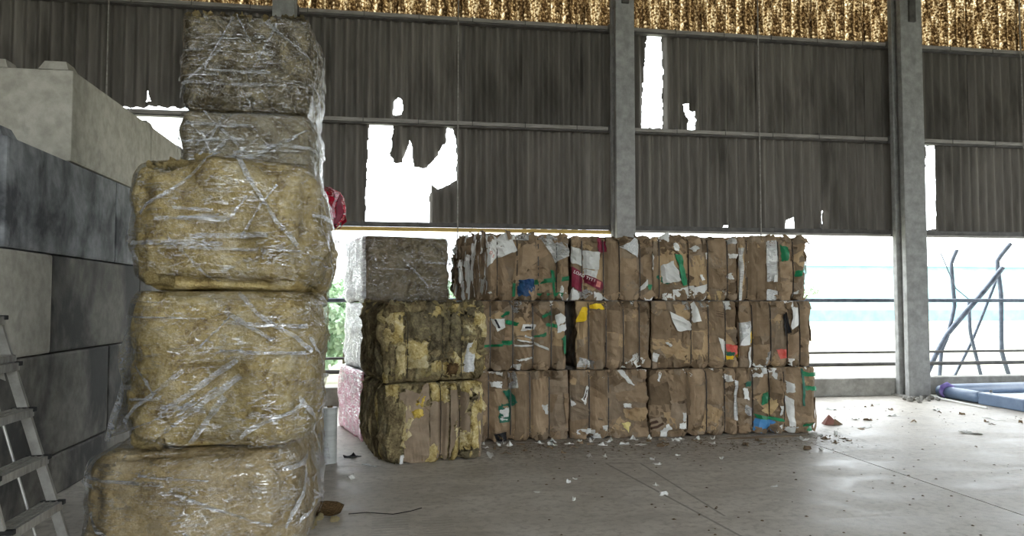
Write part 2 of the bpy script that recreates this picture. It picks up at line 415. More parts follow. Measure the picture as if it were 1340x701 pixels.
# ------------------------------------------------------------------ measured layout (metres)
CARD = {
 'c1t': ((0.8, 2.02, 1.61, 2.37), [-0.24, -0.006, 0.244, 0.462], [
  ('white',-0.374,0.741,-0.1,0.754,0.001,0.586,-0.227,0.491),
  ('white',-0.374,0.741,-0.247,0.517,-0.254,0.491,-0.36,0.384),
  ('kraft',0.001,0.593,0.231,0.756,0.353,0.543,-0.073,0.247),
  ('kraft',-0.347,0.483,-0.187,0.518,-0.08,0.181,-0.353,0.167),
  ('kraft',-0.073,0.254,0.264,0.415,0.461,0.236,-0.053,0.022),
  ('kraft',0.244,0.408,0.591,0.29,0.584,0.023,0.23,0.022),
  ('navy',-0.006,0.241,0.176,0.255,0.196,0.062,-0.006,0.055),
  ('green',0.183,0.235,0.598,0.293,0.598,0.244,0.183,0.188),
  ('green',0.373,0.356,0.427,0.356,0.461,0.036,0.413,0.036),
  ('green',0.23,0.086,0.536,0.096,0.529,0.06,0.23,0.056),
  ('green',-0.073,0.201,-0.026,0.201,-0.026,0.055,-0.073,0.055),
  ('film',0.244,0.756,0.476,0.759,0.606,0.539,0.448,0.443),
 ]),
 'c2t': ((2.04, 3.05, 1.61, 2.36), [-0.368, -0.11, 0.084, 0.339], [
  ('greyboard',-0.518,0.645,-0.361,0.595,-0.361,0.409,-0.525,0.453),
  ('greyboard',-0.361,0.593,-0.162,0.569,-0.19,0.359,-0.355,0.377),
  ('greyboard',-0.348,0.371,-0.19,0.353,-0.217,0.262,-0.349,0.307),
  ('maroon',-0.506,0.414,-0.362,0.319,-0.363,0.095,-0.552,0.197),
  ('maroon',-0.355,0.31,-0.111,0.215,-0.132,0.089,-0.349,0.223),
  ('maroon',-0.201,0.713,-0.088,0.702,-0.076,0.573,-0.182,0.571),
  ('kraft',-0.102,0.676,0.072,0.691,0.081,0.07,-0.119,0.07),
  ('newsprint',0.085,0.645,0.301,0.733,0.334,0.655,0.299,0.509),
  ('white',0.455,0.539,0.53,0.559,0.542,0.422,0.474,0.357),
  ('white',0.33,0.148,0.412,0.259,0.418,0.188,0.343,0.11),
  ('green',0.418,0.194,0.461,0.188,0.444,0.123,0.411,0.142),
  ('kraft',0.135,0.122,0.337,0.161,0.322,0.045,0.148,0.025),
  ('white',-0.251,0.108,-0.158,0.083,-0.026,-0.007,-0.238,0.006),
  ('white',-0.158,0.083,-0.026,0.006,-0.093,-0.007,-0.145,0.006),
  ('kraft',0.097,0.503,0.286,0.505,0.297,0.304,0.109,0.316),
 ]),
 'c3t': ((3.06, 4.13, 1.61, 2.38), [-0.455, -0.092, 0.155, 0.412], [
  ('white',-0.439,0.418,-0.305,0.479,-0.205,0.239,-0.426,0.208),
  ('green',-0.281,0.563,-0.202,0.541,-0.126,0.194,-0.198,0.179),
  ('white',-0.074,0.633,-0.01,0.671,0.038,0.634,-0.042,0.588),
  ('white',0.117,0.582,0.149,0.582,0.148,0.506,0.108,0.506),
  ('white',0.371,0.31,0.452,0.341,0.467,0.257,0.402,0.272),
  ('white',0.431,0.57,0.496,0.57,0.495,0.517,0.438,0.516),
  ('white',0.026,0.316,0.058,0.308,0.097,0.256,0.049,0.237),
  ('white',-0.309,0.134,-0.047,0.18,-0.033,0.044,-0.31,-0.001),
  ('white',-0.047,0.164,0.144,0.203,0.143,0.105,-0.033,0.074),
  ('tan',0.031,0.104,0.304,0.12,0.415,0.014,-0.018,-0.046),
  ('white',-0.427,0.088,-0.325,0.104,-0.318,0.029,-0.427,0.029),
  ('white',-0.303,0.691,-0.248,0.691,-0.23,0.601,-0.288,0.6),
  ('white',0.304,0.12,0.344,0.12,0.407,0.017,0.367,0.037),
  ('kraft',0.167,0.727,0.377,0.729,0.389,0.47,0.173,0.575),
  ('kraft',0.171,0.423,0.45,0.242,0.401,0.135,0.16,0.165),
 ]),
 'c4t': ((4.14, 5.03, 1.61, 2.39), [-0.326, 0.085, 0.284], [
  ('film',-0.428,0.655,-0.379,0.64,-0.397,0.014,-0.445,0.029),
  ('white',-0.093,0.636,0.08,0.646,0.086,0.484,-0.079,0.49),
  ('green',0.106,0.685,0.197,0.662,0.186,0.5,0.119,0.484),
  ('white',-0.016,0.314,0.099,0.314,0.098,0.237,-0.018,0.229),
  ('newsprint',-0.101,0.137,0.088,0.122,0.086,0.007,-0.095,0.029),
  ('white',-0.358,0.472,-0.317,0.48,-0.32,0.281,-0.36,0.281),
  ('green',0.3,0.369,0.383,0.378,0.365,0.3,0.298,0.292),
  ('kraft',-0.305,0.703,-0.108,0.705,-0.12,0.014,-0.316,0.014),
  ('kraft',0.102,0.476,0.285,0.478,0.281,0.246,0.107,0.291),
  ('kraft',0.114,0.23,0.28,0.23,0.276,0.014,0.119,0.014),
  ('film',-0.1,0.721,0.074,0.731,0.082,0.26,-0.1,0.229),
 ]),
 'c1m': ((0.86, 1.99, 0.8, 1.61), [-0.329, -0.064, 0.172, 0.393], [
  ('white',-0.321,0.599,-0.166,0.606,-0.158,0.499,-0.251,0.453),
  ('black',-0.29,0.595,-0.267,0.598,-0.22,0.499,-0.243,0.49),
  ('kraft',0.022,0.753,0.156,0.784,0.18,0.574,0.085,0.551),
  ('kraft',0.188,0.683,0.338,0.488,0.227,0.411,0.172,0.574),
  ('white',0.046,0.544,0.203,0.535,0.187,0.474,0.022,0.459),
  ('black',0.069,0.516,0.172,0.508,0.169,0.488,0.065,0.491),
  ('green',-0.22,0.637,-0.111,0.699,-0.103,0.668,-0.197,0.614),
  ('green',-0.15,0.591,-0.001,0.56,-0.017,0.521,-0.158,0.545),
  ('green',-0.197,0.353,-0.064,0.352,-0.064,0.306,-0.197,0.299),
  ('green',-0.406,0.301,-0.197,0.315,-0.197,0.281,-0.406,0.274),
  ('green',0.267,0.636,0.394,0.69,0.402,0.651,0.275,0.605),
  ('green',0.314,0.55,0.457,0.534,0.449,0.495,0.314,0.512),
  ('green',0.179,0.404,0.322,0.442,0.33,0.403,0.187,0.381),
  ('green',0.497,0.371,0.537,0.409,0.56,0.261,0.52,0.184),
  ('white',0.426,0.628,0.49,0.674,0.561,0.588,0.457,0.511),
  ('white',0.457,0.511,0.545,0.557,0.521,0.464,0.457,0.433),
  ('white',0.061,0.413,0.179,0.381,0.179,0.358,0.069,0.392),
  ('white',-0.017,0.367,0.171,0.334,0.171,0.319,-0.017,0.351),
  ('white',-0.048,0.301,0.179,0.299,0.179,0.283,-0.048,0.286),
  ('white',0.187,0.327,0.361,0.255,0.353,0.232,0.187,0.303),
  ('white',-0.033,0.129,0.155,0.165,0.163,0.142,0.03,0.112),
  ('film',-0.135,0.838,-0.033,0.822,-0.001,0.683,-0.048,0.668),
  ('kraft',-0.158,0.522,-0.064,0.521,-0.072,0.352,-0.173,0.353),
  ('kraft',-0.041,0.275,0.163,0.265,0.155,0.142,-0.041,0.136),
 ]),
 'c2m': ((2.11, 3.02, 0.8, 1.61), [-0.298, -0.087, 0.126, 0.324], [
  ('yellow',-0.385,0.736,-0.304,0.728,-0.329,0.587,-0.45,0.556),
  ('yellow',-0.288,0.76,-0.101,0.768,-0.109,0.709,-0.28,0.721),
  ('kraft',-0.28,0.681,-0.085,0.712,-0.087,0.319,-0.29,0.337),
  ('kraft',-0.077,0.712,0.128,0.68,0.126,0.412,-0.078,0.445),
  ('kraft',-0.078,0.429,0.06,0.428,0.026,0.161,-0.08,0.225),
  ('kraft',0.28,0.142,0.347,0.3,0.429,0.125,0.354,0.11),
  ('kraft',0.143,0.57,0.308,0.569,0.272,0.174,0.132,0.16),
  ('kraft',-0.452,0.229,-0.306,0.337,-0.332,0.04,-0.428,0.034),
 ]),
 'c3m': ((3.03, 4.12, 0.8, 1.61), [-0.048, 0.176, 0.394], [
  ('white',-0.333,0.684,-0.038,0.534,-0.039,0.455,-0.262,0.449),
  ('kraftlight',-0.283,0.762,-0.102,0.762,-0.021,0.628,-0.203,0.55),
  ('white',-0.06,0.777,-0.01,0.793,0.062,0.565,-0.03,0.55),
  ('kraft',0.006,0.777,0.173,0.785,0.169,0.462,0.011,0.487),
  ('kraft',0.181,0.769,0.381,0.73,0.402,0.366,0.184,0.399),
  ('print',0.072,0.714,0.16,0.717,0.16,0.711,0.072,0.708),
  ('print',0.071,0.691,0.16,0.694,0.16,0.687,0.071,0.684),
  ('print',0.247,0.69,0.372,0.666,0.372,0.66,0.247,0.684),
  ('print',0.25,0.664,0.372,0.639,0.372,0.633,0.25,0.657),
  ('print',0.246,0.635,0.363,0.611,0.363,0.605,0.246,0.629),
  ('kraft',0.267,0.367,0.359,0.287,0.373,0.098,0.273,0.147),
  ('white',0.273,0.375,0.401,0.319,0.398,0.082,0.356,0.099),
  ('red',0.401,0.287,0.527,0.27,0.584,0.191,0.424,0.145),
  ('yellow',0.526,0.223,0.618,0.19,0.643,0.142,0.508,0.128),
  ('greendark',0.399,0.196,0.478,0.192,0.474,0.152,0.404,0.148),
  ('yellow',0.407,0.145,0.478,0.144,0.457,0.11,0.398,0.098),
  ('white',-0.403,0.31,-0.37,0.322,-0.305,0.286,-0.329,0.262),
  ('white',-0.543,0.11,-0.51,0.202,-0.469,0.171,-0.478,0.078),
  ('kraft',-0.172,0.433,-0.048,0.432,-0.058,0.26,-0.157,0.308),
  ('kraft',-0.031,0.44,0.093,0.439,0.074,0.227,-0.025,0.228),
 ]),
 'c4m': ((4.14, 5.09, 0.8, 1.61), [-0.3, -0.06, 0.155, 0.328], [
  ('film',-0.484,0.539,-0.34,0.562,-0.315,0.491,-0.479,0.286),
  ('white',-0.478,0.412,-0.375,0.491,-0.361,0.285,-0.48,0.254),
  ('yellow',-0.359,0.427,-0.299,0.443,-0.292,0.332,-0.344,0.292),
  ('red',-0.004,0.218,0.134,0.216,0.141,0.12,0.029,0.098),
  ('black',0.073,0.649,0.159,0.664,0.19,0.424,0.102,0.376),
  ('white',0.204,0.729,0.299,0.729,0.313,0.551,0.199,0.456),
  ('kraft',-0.285,0.777,-0.08,0.769,-0.07,0.378,-0.292,0.379),
  ('kraft',-0.276,0.276,-0.071,0.282,-0.178,0.045,-0.297,0.03),
  ('white',-0.378,0.253,-0.336,0.253,-0.331,0.031,-0.373,0.032),
  ('kraft',0.171,0.376,0.329,0.471,0.307,0.215,0.158,0.136),
  ('film',-0.124,0.187,-0.073,0.202,-0.135,0.028,-0.169,0.029),
  ('kraft',0.341,0.632,0.419,0.632,0.432,0.358,0.336,0.359),
 ]),
 'c1b': ((0.9, 2.02, 0, 0.8), [-0.386, -0.13, 0.096, 0.325], [
  ('white',-0.371,0.683,-0.239,0.696,-0.239,0.612,-0.363,0.63),
  ('film',-0.169,0.802,-0.091,0.817,-0.045,0.617,-0.154,0.603),
  ('greendark',-0.278,0.438,-0.138,0.435,-0.133,0.222,-0.273,0.225),
  ('white',-0.265,0.384,-0.149,0.39,-0.149,0.252,-0.257,0.247),
  ('greendark',-0.239,0.582,-0.146,0.596,-0.052,0.448,-0.115,0.401),
  ('kraftlight',-0.216,0.597,-0.146,0.588,-0.076,0.457,-0.123,0.442),
  ('kraft',-0.386,0.608,-0.138,0.603,-0.138,0.13,-0.385,0.107),
  ('kraft',-0.076,0.755,0.081,0.753,0.096,0.017,-0.084,0.015),
  ('kraft',0.104,0.752,0.31,0.734,0.324,0.087,0.104,0.032),
  ('white',0.222,0.412,0.301,0.41,0.309,0.287,0.261,0.319),
  ('black',-0.331,0.09,-0.185,0.116,-0.177,0.017,-0.301,0.029),  # black sheet painting the shade inside a hole, not print
  ('kraft',0.27,0.519,0.42,0.531,0.356,0.317,0.332,0.317),
  ('kraft',0.484,0.538,0.563,0.528,0.578,0.096,0.514,0.097),
 ]),
 'c2b': ((2.03, 2.98, 0, 0.8), [-0.242, -0.007], [
  ('white',-0.354,0.464,-0.281,0.625,-0.241,0.601,-0.306,0.393),
  ('print',-0.33,0.471,-0.281,0.579,-0.27,0.571,-0.317,0.455),
  ('white',-0.482,0.513,-0.41,0.419,-0.434,0.38,-0.466,0.435),
  ('kraft',0.05,0.534,0.378,0.582,0.484,0.4,0.099,0.439),
  ('kraftlight',0.147,0.344,0.467,0.353,0.4,0.182,0.179,0.234),
  ('white',0.156,0.407,0.246,0.405,0.245,0.358,0.163,0.367),
  ('paleyellow',0.121,0.189,0.244,0.186,0.218,0.069,0.162,0.141),
  ('white',-0.403,0.117,-0.179,0.119,-0.195,0.057,-0.404,0.063),
  ('white',-0.106,0.179,-0.009,0.138,-0.034,0.084,-0.098,0.117),
  ('white',0.093,0.783,0.158,0.79,0.28,0.623,0.215,0.64),
  ('kraft',-0.224,0.788,-0.046,0.77,-0.015,0.473,-0.225,0.601),
  ('kraft',-0.368,0.79,-0.248,0.788,-0.249,0.602,-0.353,0.634),
  ('kraft',-0.233,0.57,-0.047,0.489,-0.025,0.099,-0.235,0.105),
 ]),
 'c3b': ((2.99, 4.09, 0, 0.8), [-0.076, 0.166, 0.4], [
  ('kraft',-0.353,0.818,-0.105,0.814,-0.049,0.456,-0.298,0.397),
  ('kraftdull',-0.29,0.381,-0.076,0.408,-0.089,0.021,-0.336,0.036),
  ('white',-0.163,0.289,-0.12,0.288,-0.13,0.183,-0.164,0.184),
  ('white',-0.207,0.169,-0.113,0.175,-0.131,0.102,-0.207,0.105),
  ('kraftdull',-0.63,0.164,-0.393,0.27,-0.344,0.092,-0.597,0.043),
  ('print',-0.58,0.154,-0.478,0.208,-0.461,0.183,-0.566,0.13),
  ('print',-0.538,0.113,-0.411,0.182,-0.397,0.161,-0.521,0.092),
  ('kraft',-0.071,0.782,0.093,0.804,0.099,0.624,-0.056,0.603),
  ('kraft',-0.065,0.603,0.159,0.607,0.103,0.258,-0.071,0.085),
  ('kraft',0.179,0.802,0.353,0.8,0.435,0.398,0.182,0.37),
  ('kraftlight',0.174,0.379,0.346,0.293,0.229,-0.021,0.049,0.065),
  ('film',0.491,0.659,0.561,0.625,0.572,0.182,0.484,0.184),
  ('white',0.509,0.642,0.552,0.608,0.564,0.215,0.524,0.249),
  ('kraft',0.345,0.188,0.466,0.152,0.535,0.02,0.36,0.0),
  ('white',-0.439,0.754,-0.414,0.746,-0.44,0.658,-0.465,0.658),
  ('white',0.347,0.351,0.378,0.342,0.372,0.293,0.35,0.293),
  ('white',0.404,0.709,0.474,0.708,0.491,0.642,0.421,0.635),
 ]),
 'c4b': ((4.1, 5.13, 0, 0.8), [-0.306, -0.093, 0.103], [
  ('white',-0.317,0.803,-0.149,0.809,-0.213,0.685,-0.301,0.687),
  ('greendark',-0.426,0.623,-0.32,0.654,-0.321,0.588,-0.409,0.573),
  ('green',-0.216,0.488,-0.127,0.519,-0.075,0.419,-0.236,0.34),
  ('green',-0.291,0.242,0.046,0.185,0.045,0.152,-0.274,0.193),
  ('greendark',0.309,0.777,0.344,0.76,0.345,0.327,0.318,0.328),
  ('green',0.326,0.744,0.489,0.725,0.488,0.683,0.334,0.685),
  ('green',0.35,0.577,0.486,0.557,0.485,0.507,0.349,0.527),
  ('green',0.314,0.112,0.45,0.117,0.439,0.043,0.322,0.046),
  ('blue',-0.283,0.193,-0.035,0.154,-0.046,0.031,-0.312,0.038),
  ('tan',-0.219,0.29,-0.021,0.418,0.013,0.351,-0.096,0.205),
  ('white',0.096,0.465,0.176,0.414,0.214,0.082,0.151,0.083),
  ('white',0.117,0.639,0.197,0.596,0.213,0.496,0.123,0.489),
  ('white',-0.045,0.088,0.062,0.11,0.062,0.061,-0.037,0.039),
  ('white',-0.096,0.783,0.003,0.773,-0.016,0.74,-0.087,0.741),
  ('film',-0.43,0.36,-0.307,0.308,-0.327,0.21,-0.432,0.246),
  ('kraft',0.02,0.765,0.291,0.794,0.303,0.461,0.132,0.481),
  ('kraft',-0.071,0.667,0.054,0.631,0.033,0.483,-0.065,0.501),
  ('white',-0.454,0.558,-0.392,0.557,-0.385,0.409,-0.438,0.443),
  ('white',0.031,0.334,0.075,0.333,0.065,0.234,0.02,0.219),
 ]),
}
WOOL = {
 'low': [
  ('kraftdull',-0.326,0.726,-0.092,0.663,-0.099,0.002,-0.348,0.036),
  ('kraftdull',-0.084,0.611,0.109,0.588,0.097,-0.001,-0.089,0.001),
  ('kraftdull',0.122,0.706,0.376,0.721,0.249,0.382,0.125,0.023),
  ('woolyellow',-0.085,0.806,0.108,0.806,0.109,0.588,-0.084,0.611),
  ('woolyellow',0.122,0.798,0.375,0.787,0.376,0.68,0.136,0.678),
  ('woolbright',-0.245,0.58,-0.146,0.666,-0.161,0.459,-0.263,0.453),
  ('woolpale',-0.325,0.623,-0.245,0.598,-0.341,0.15,-0.399,0.167),
  ('woolyellow',0.376,0.721,0.467,0.716,0.449,0.01,0.36,0.004),
  ('woolyellow',0.193,0.28,0.371,0.348,0.363,0.003,0.139,-0.01),
  ('kraftdull',0.419,0.732,0.491,0.675,0.469,-0.005,0.435,-0.002),
  ('kraftdull',0.249,0.461,0.348,0.482,0.334,0.27,0.202,0.227),
  ('woolpale',0.193,0.412,0.249,0.435,0.236,0.224,0.18,0.228),
  ('woolyellow',-0.523,0.786,-0.393,0.806,-0.418,0.628,-0.522,0.583),
  ('kraftdull',-0.392,0.704,-0.318,0.713,-0.307,0.597,-0.386,0.575),
  ('woololive',-0.587,0.688,-0.418,0.679,-0.466,0.046,-0.569,0.079),
  ('woololive',-0.444,0.604,-0.352,0.625,-0.387,0.039,-0.504,0.023),
  ('white',-0.388,0.09,-0.343,0.092,-0.348,0.023,-0.382,0.018),
  ('kraftdull',-0.166,0.74,-0.093,0.773,-0.091,0.481,-0.218,0.566),
 ],
 'up': [
  ('woolyellow',-0.451,0.739,-0.358,0.713,-0.369,0.402,-0.448,0.404),
  ('woololive2',-0.345,0.712,-0.102,0.711,-0.1,0.422,-0.343,0.427),
  ('woolyellow',-0.316,0.427,-0.1,0.409,-0.113,0.239,-0.302,0.271),
  ('woolpale',-0.355,0.247,-0.1,0.291,-0.113,0.135,-0.341,0.143),
  ('woololive2',-0.088,0.711,0.105,0.723,0.107,0.206,-0.086,0.212),
  ('woolyellow',-0.058,0.212,0.093,0.22,0.107,0.114,-0.085,0.108),
  ('woolyellow',-0.075,0.751,0.119,0.763,0.119,0.683,-0.074,0.672),
  ('woololive2',0.125,0.697,0.316,0.709,0.318,0.307,0.126,0.285),
  ('woolyellow',0.135,0.298,0.289,0.308,0.275,0.175,0.149,0.179),
  ('woolpale',0.288,0.575,0.388,0.574,0.374,0.386,0.289,0.414),
  ('newsprint',0.312,0.387,0.397,0.453,0.381,0.091,0.284,0.094),
  ('woolyellow',0.374,0.709,0.518,0.694,0.489,0.464,0.403,0.466),
  ('woololive',0.403,0.466,0.504,0.464,0.461,0.034,0.39,0.037),
  ('woolbrown',0.079,0.181,0.219,0.203,0.205,0.071,0.108,0.061),
  ('woolpale',-0.435,0.403,-0.356,0.402,-0.327,0.091,-0.406,0.081),
  ('woololive',-0.582,0.765,-0.451,0.791,-0.446,0.095,-0.576,0.126),
  ('woolyellow',0.119,0.777,0.518,0.762,0.489,0.668,0.133,0.697),
  ('woololive',-0.53,0.804,-0.103,0.803,-0.102,0.711,-0.477,0.7),
 ],
}
HOLES = [
  [(-0.46, 2.82), (-0.44, 3.75), (-0.4, 4.39), (-0.05, 4.43), (-0.06, 4.12), (-0.08, 3.88), (-0.02, 3.8), (0.09, 3.79), (0.17, 4.01), (0.24, 4.17), (0.27, 3.89), (0.3, 3.73), (0.46, 3.7), (0.59, 3.81), (0.68, 3.96), (0.79, 4.15), (0.81, 4.4), (0.89, 4.36), (0.96, 4.16), (0.96, 3.54), (0.87, 3.48), (0.79, 3.44), (0.66, 3.38), (0.58, 3.44), (0.54, 3.29), (0.53, 2.84)],
  [(-0.04, 4.53), (-0.03, 4.77), (0.03, 4.83), (0.09, 4.77), (0.11, 4.53)],
  [(4.05, 4.48), (4.08, 5.23), (4.14, 6.08), (4.41, 6.09), (4.43, 5.51), (4.41, 4.49)],
  [(4.84, 4.48), (4.84, 4.68), (4.8, 4.74), (4.79, 4.92), (4.85, 4.93), (4.86, 4.81), (4.98, 4.81), (4.98, 4.49)],
  [(-3.72, 4.59), (-3.69, 4.79), (-3.63, 4.59)],
  [(9.13, 2.87), (9.17, 4.16), (9.21, 4.16), (9.23, 3.62), (9.28, 4.37), (9.46, 4.38), (9.44, 2.88)],
  [(6.59, 2.83), (6.63, 3.02), (6.74, 3.05), (6.76, 2.84)],
  [(5.43, 2.82), (5.49, 2.89), (5.55, 2.88), (5.55, 2.82)],
  [(7.25, 2.94), (7.28, 3.18), (7.31, 3.18), (7.3, 2.94)],
  [(-4.09, 4.51), (-3.21, 4.53), (-2.51, 4.53), (-2.59, 2.69), (-4.06, 2.78)],
]

# ------------------------------------------------------------------ the building
def in_poly(px, pz, poly):
    ins = np.zeros(px.shape, bool)
    n = len(poly)
    for i in range(n):
        x0, z0 = poly[i]; x1, z1 = poly[(i + 1) % n]
        c = ((z0 > pz) != (z1 > pz)) & (px < (x1 - x0) * (pz - z0) / (z1 - z0 + 1e-12) + x0)
        ins ^= c
    return ins

PITCH, AMP = 0.17, 0.038
def corr_sheet(x0, x1, z0, z1, y, nx, nz, holes=(), thick=0.007, y_top=0.0, amp=AMP):
    xs = np.linspace(x0, x1, nx + 1); zs = np.linspace(z0, z1, nz + 1)
    X, Z = np.meshgrid(xs, zs)
    Y = y + amp * np.cos(2 * np.pi * X / PITCH) + y_top * (Z - z0) / (z1 - z0)
    N = X.size
    V = np.concatenate([np.stack([X.ravel(), Y.ravel(), Z.ravel()], 1), np.stack([X.ravel(), Y.ravel() + thick, Z.ravel()], 1)])
    keep = np.ones((nz, nx), bool)
    if holes:
        cx = (xs[:-1] + xs[1:]) / 2; cz = (zs[:-1] + zs[1:]) / 2
        CX, CZ = np.meshgrid(cx, cz)
        P = np.stack([CX.ravel(), np.zeros(CX.size), CZ.ravel()], 1)
        jx = (fbm(P, 14, 2, 5) * 0.018).reshape(CX.shape); jz = (fbm(P, 9, 2, 9) * 0.02).reshape(CX.shape)
        for h in holes:
            keep &= ~in_poly(CX + jx, CZ + jz, h)
    Fc = []
    W = nx + 1
    for j in range(nz):
        for i in range(nx):
            if not keep[j, i]: continue
            a, b, c, d = j * W + i, j * W + i + 1, (j + 1) * W + i + 1, (j + 1) * W + i
            Fc.append((a, b, c, d)); Fc.append((a + N, d + N, c + N, b + N))
            if i == 0 or not keep[j, i - 1]: Fc.append((a, d, d + N, a + N))
            if i == nx - 1 or not keep[j, i + 1]: Fc.append((b, b + N, c + N, c))
            if j == 0 or not keep[j - 1, i]: Fc.append((a, a + N, b + N, b))
            if j == nz - 1 or not keep[j + 1, i]: Fc.append((d, c, c + N, d + N))
    return V, Fc

WALL_Y = 11.74
wall = tag(empty('wall_back', (0, WALL_Y, 0)), 'tall back wall of dark corrugated cement sheets with torn holes', kind='structure')
ROWS = [(2.78, 4.47, 0.0, 'sheet'), (4.40, 6.14, -0.008, 'sheet'), (6.08, 7.95, 0.0, 'rooflight')]
SW = PITCH * 6
x_start = -10 * SW
for ri, (z0, z1, yo, mt) in enumerate(ROWS):
    shared = {}
    for k in range(28):
        xa = x_start + k * SW; xb = xa + SW + 0.03
        hs = [h for h in HOLES if max(p[0] for p in h) > xa and min(p[0] for p in h) < xb and max(p[1] for p in h) > z0 and min(p[1] for p in h) < z1]
        nm = 'corrugated_sheet' if mt == 'sheet' else 'translucent_sheet'
        if hs and mt == 'sheet':
            V, Fc = corr_sheet(xa, xb, z0, z1, yo, 84, 130, hs)
            o = mesh_obj(nm, V, Fc, MATS[mt], wall, smooth=False)
        else:
            if ri not in shared:
                V, Fc = corr_sheet(0, SW + 0.03, z0, z1, yo, 66, 4)
                o = mesh_obj(nm, V, Fc, MATS[mt], wall); shared[ri] = o.data
            else:
                o = data_obj(nm, shared[ri], wall)
            o.location = (xa, rng.uniform(-0.008, 0.008) + (0.016 if k % 2 else 0), rng.uniform(-0.015, 0.01))
XL, XR = -10.2, 18.2
def rail(z, y, half_y, half_z, mt, name='sheeting_rail', x0=XL, x1=XR):
    V, Fc = box_geo(x0, x1, y - half_y, y + half_y, z - half_z, z + half_z, 0.008)
    return mesh_obj(name, V, Fc, MATS[mt], wall)
for z in (6.09, 4.42):
    rail(z, -0.115, 0.045, 0.03, 'steel_painted'); rail(z - 0.045, -0.085, 0.06, 0.012, 'steel_dark', 'rail_flange')
rail(2.80, -0.115, 0.05, 0.035, 'steel_dark'); rail(2.745, -0.125, 0.06, 0.018, 'steel_painted', 'rail_flange', 3.6, XR)
rail(2.725, -0.13, 0.06, 0.028, 'steel_yellow', 'rail_flange', XL, 3.5)
for x in list(np.arange(-9, 17, 0.85)):                     # hook bolts on the rails
    for z in (6.09, 4.42, 2.80):
        V, Fc = tube_geo([(x, -0.165, z - 0.06), (x, -0.168, z + 0.05), (x, -0.03, z + 0.06)], 0.006, 5)
        mesh_obj('hook_bolt', V, Fc, MATS['steel_dark'], wall)
for z, r, dy in ((1.62, 0.034, -0.12), (0.72, 0.022, 0.05), (0.52, 0.034, -0.02)):
    V, Fc = tube_geo([(XL, dy, z), (3.4, dy, z + 0.004), (XR, dy, z)], r, 10)
    mesh_obj('guard_rail', V, Fc, MATS['galvanised' if z > 1 else 'steel_dark'], wall)
for x in (0.97, 6.05, 11.1, -4.2):
    V, Fc = tube_geo([(x, -0.18, 2.2 if x < 2 and x > 0 else 2.7), (x, -0.18, 7.9)], 0.012, 8)
    mesh_obj('sag_rod', V, Fc, MATS['steel_painted'], wall)
sx = XL
while sx < XR:
    L = rng.uniform(2.4, 3.2)
    if 9.3 < sx < 10.2: L = 1.62
    e = min(sx + L, XR)
    V, Fc = box_geo(sx + 0.006, e - 0.006, -0.16, 0.10, 0, 0.30, 0.015)
    mesh_obj('sill_kerb', V, Fc, MATS['sill'], wall)
    sx = e
# columns with flanges, built as an H section
def column(x, label, half=0.18):
    r = tag(empty('concrete_column', (x, 11.38, 0)), label, 'column', kind='structure')
    V, Fc = join(box_geo(-half, half, -0.17, -0.07, 0, 7.9, 0.012), box_geo(-half, half, 0.07, 0.17, 0, 7.9, 0.012), box_geo(-half * 0.55, half * 0.55, -0.075, 0.075, 0, 7.9, 0.0))
    mesh_obj('shaft', V, Fc, MATS['column'], r)
    V, Fc = box_geo(-half - 0.06, half + 0.06, -0.24, 0.2, 0, 0.035, 0.008); mesh_obj('base_plate', V, Fc, MATS['sill'], r)
    V, Fc = join(box_geo(-0.06, 0.06, -0.22, -0.17, 6.35, 7.9, 0.01)); mesh_obj('bracket', V, Fc, MATS['steel_dark'], r)
    for z in (6.09, 4.42, 2.80):
        V, Fc = box_geo(-half - 0.02, half + 0.02, 0.17, 0.235, z - 0.08, z + 0.05, 0.006); mesh_obj('rail_cleat', V, Fc, MATS['steel_dark'], r)
    return r
column(3.60, 'grey concrete column rising behind the middle of the cardboard bales', 0.155)
column(8.66, 'bare grey concrete column standing free between two open bays', 0.20)
column(-1.66, 'grey concrete column behind the tall tower of wrapped bales', 0.16)
column(14.0, 'grey concrete column beyond the blue-grey tray', 0.2)

# floor slabs with an open joint
floor = tag(empty('floor', (0, 0, 0)), 'worn grey concrete floor with dust and scattered scraps', kind='structure')
V, Fc = box_geo(-10.5, 4.663, -7, 11.9, -0.15, 0); mesh_obj('slab', V, Fc, MATS['floor'], floor)
V, Fc = box_geo(4.677, 18.5, -7, 11.9, -0.15, 0); mesh_obj('slab', V, Fc, MATS['floor'], floor)
V, Fc = box_geo(4.66, 4.68, -7, 11.9, -0.15, -0.012); mesh_obj('joint_filler', V, Fc, MATS['jointfill'], floor)

# roof and side wall
def corr_flat(x0, x1, y0, y1, z, slope):
    xs = np.arange(x0, x1 + 1e-6, PITCH / 4); V = []; Fc = []
    for x in xs:
        for y in (y0, y1):
            V.append((x, y, z + AMP * math.cos(2 * math.pi * x / PITCH) + slope * (y1 - y)))
    for i in range(len(xs) - 1): Fc.append((2 * i, 2 * i + 2, 2 * i + 3, 2 * i + 1))
    return V, Fc
V, Fc = corr_flat(-10.3, 18.3, -7.0, 11.95, 7.97, 0.06)
tag(mesh_obj('ceiling', V, Fc, MATS['sheet']), 'dark corrugated cement roof high above the bales', kind='structure')
V, Fc = corr_sheet(-7.0, 11.9, 0, 9.1, 0, 440, 2)
V = [(-10.2 - v[1], v[0], v[2]) for v in V]
tag(mesh_obj('wall_left', V, Fc, MATS['sheet']), 'dark corrugated side wall behind the concrete blocks', kind='structure')

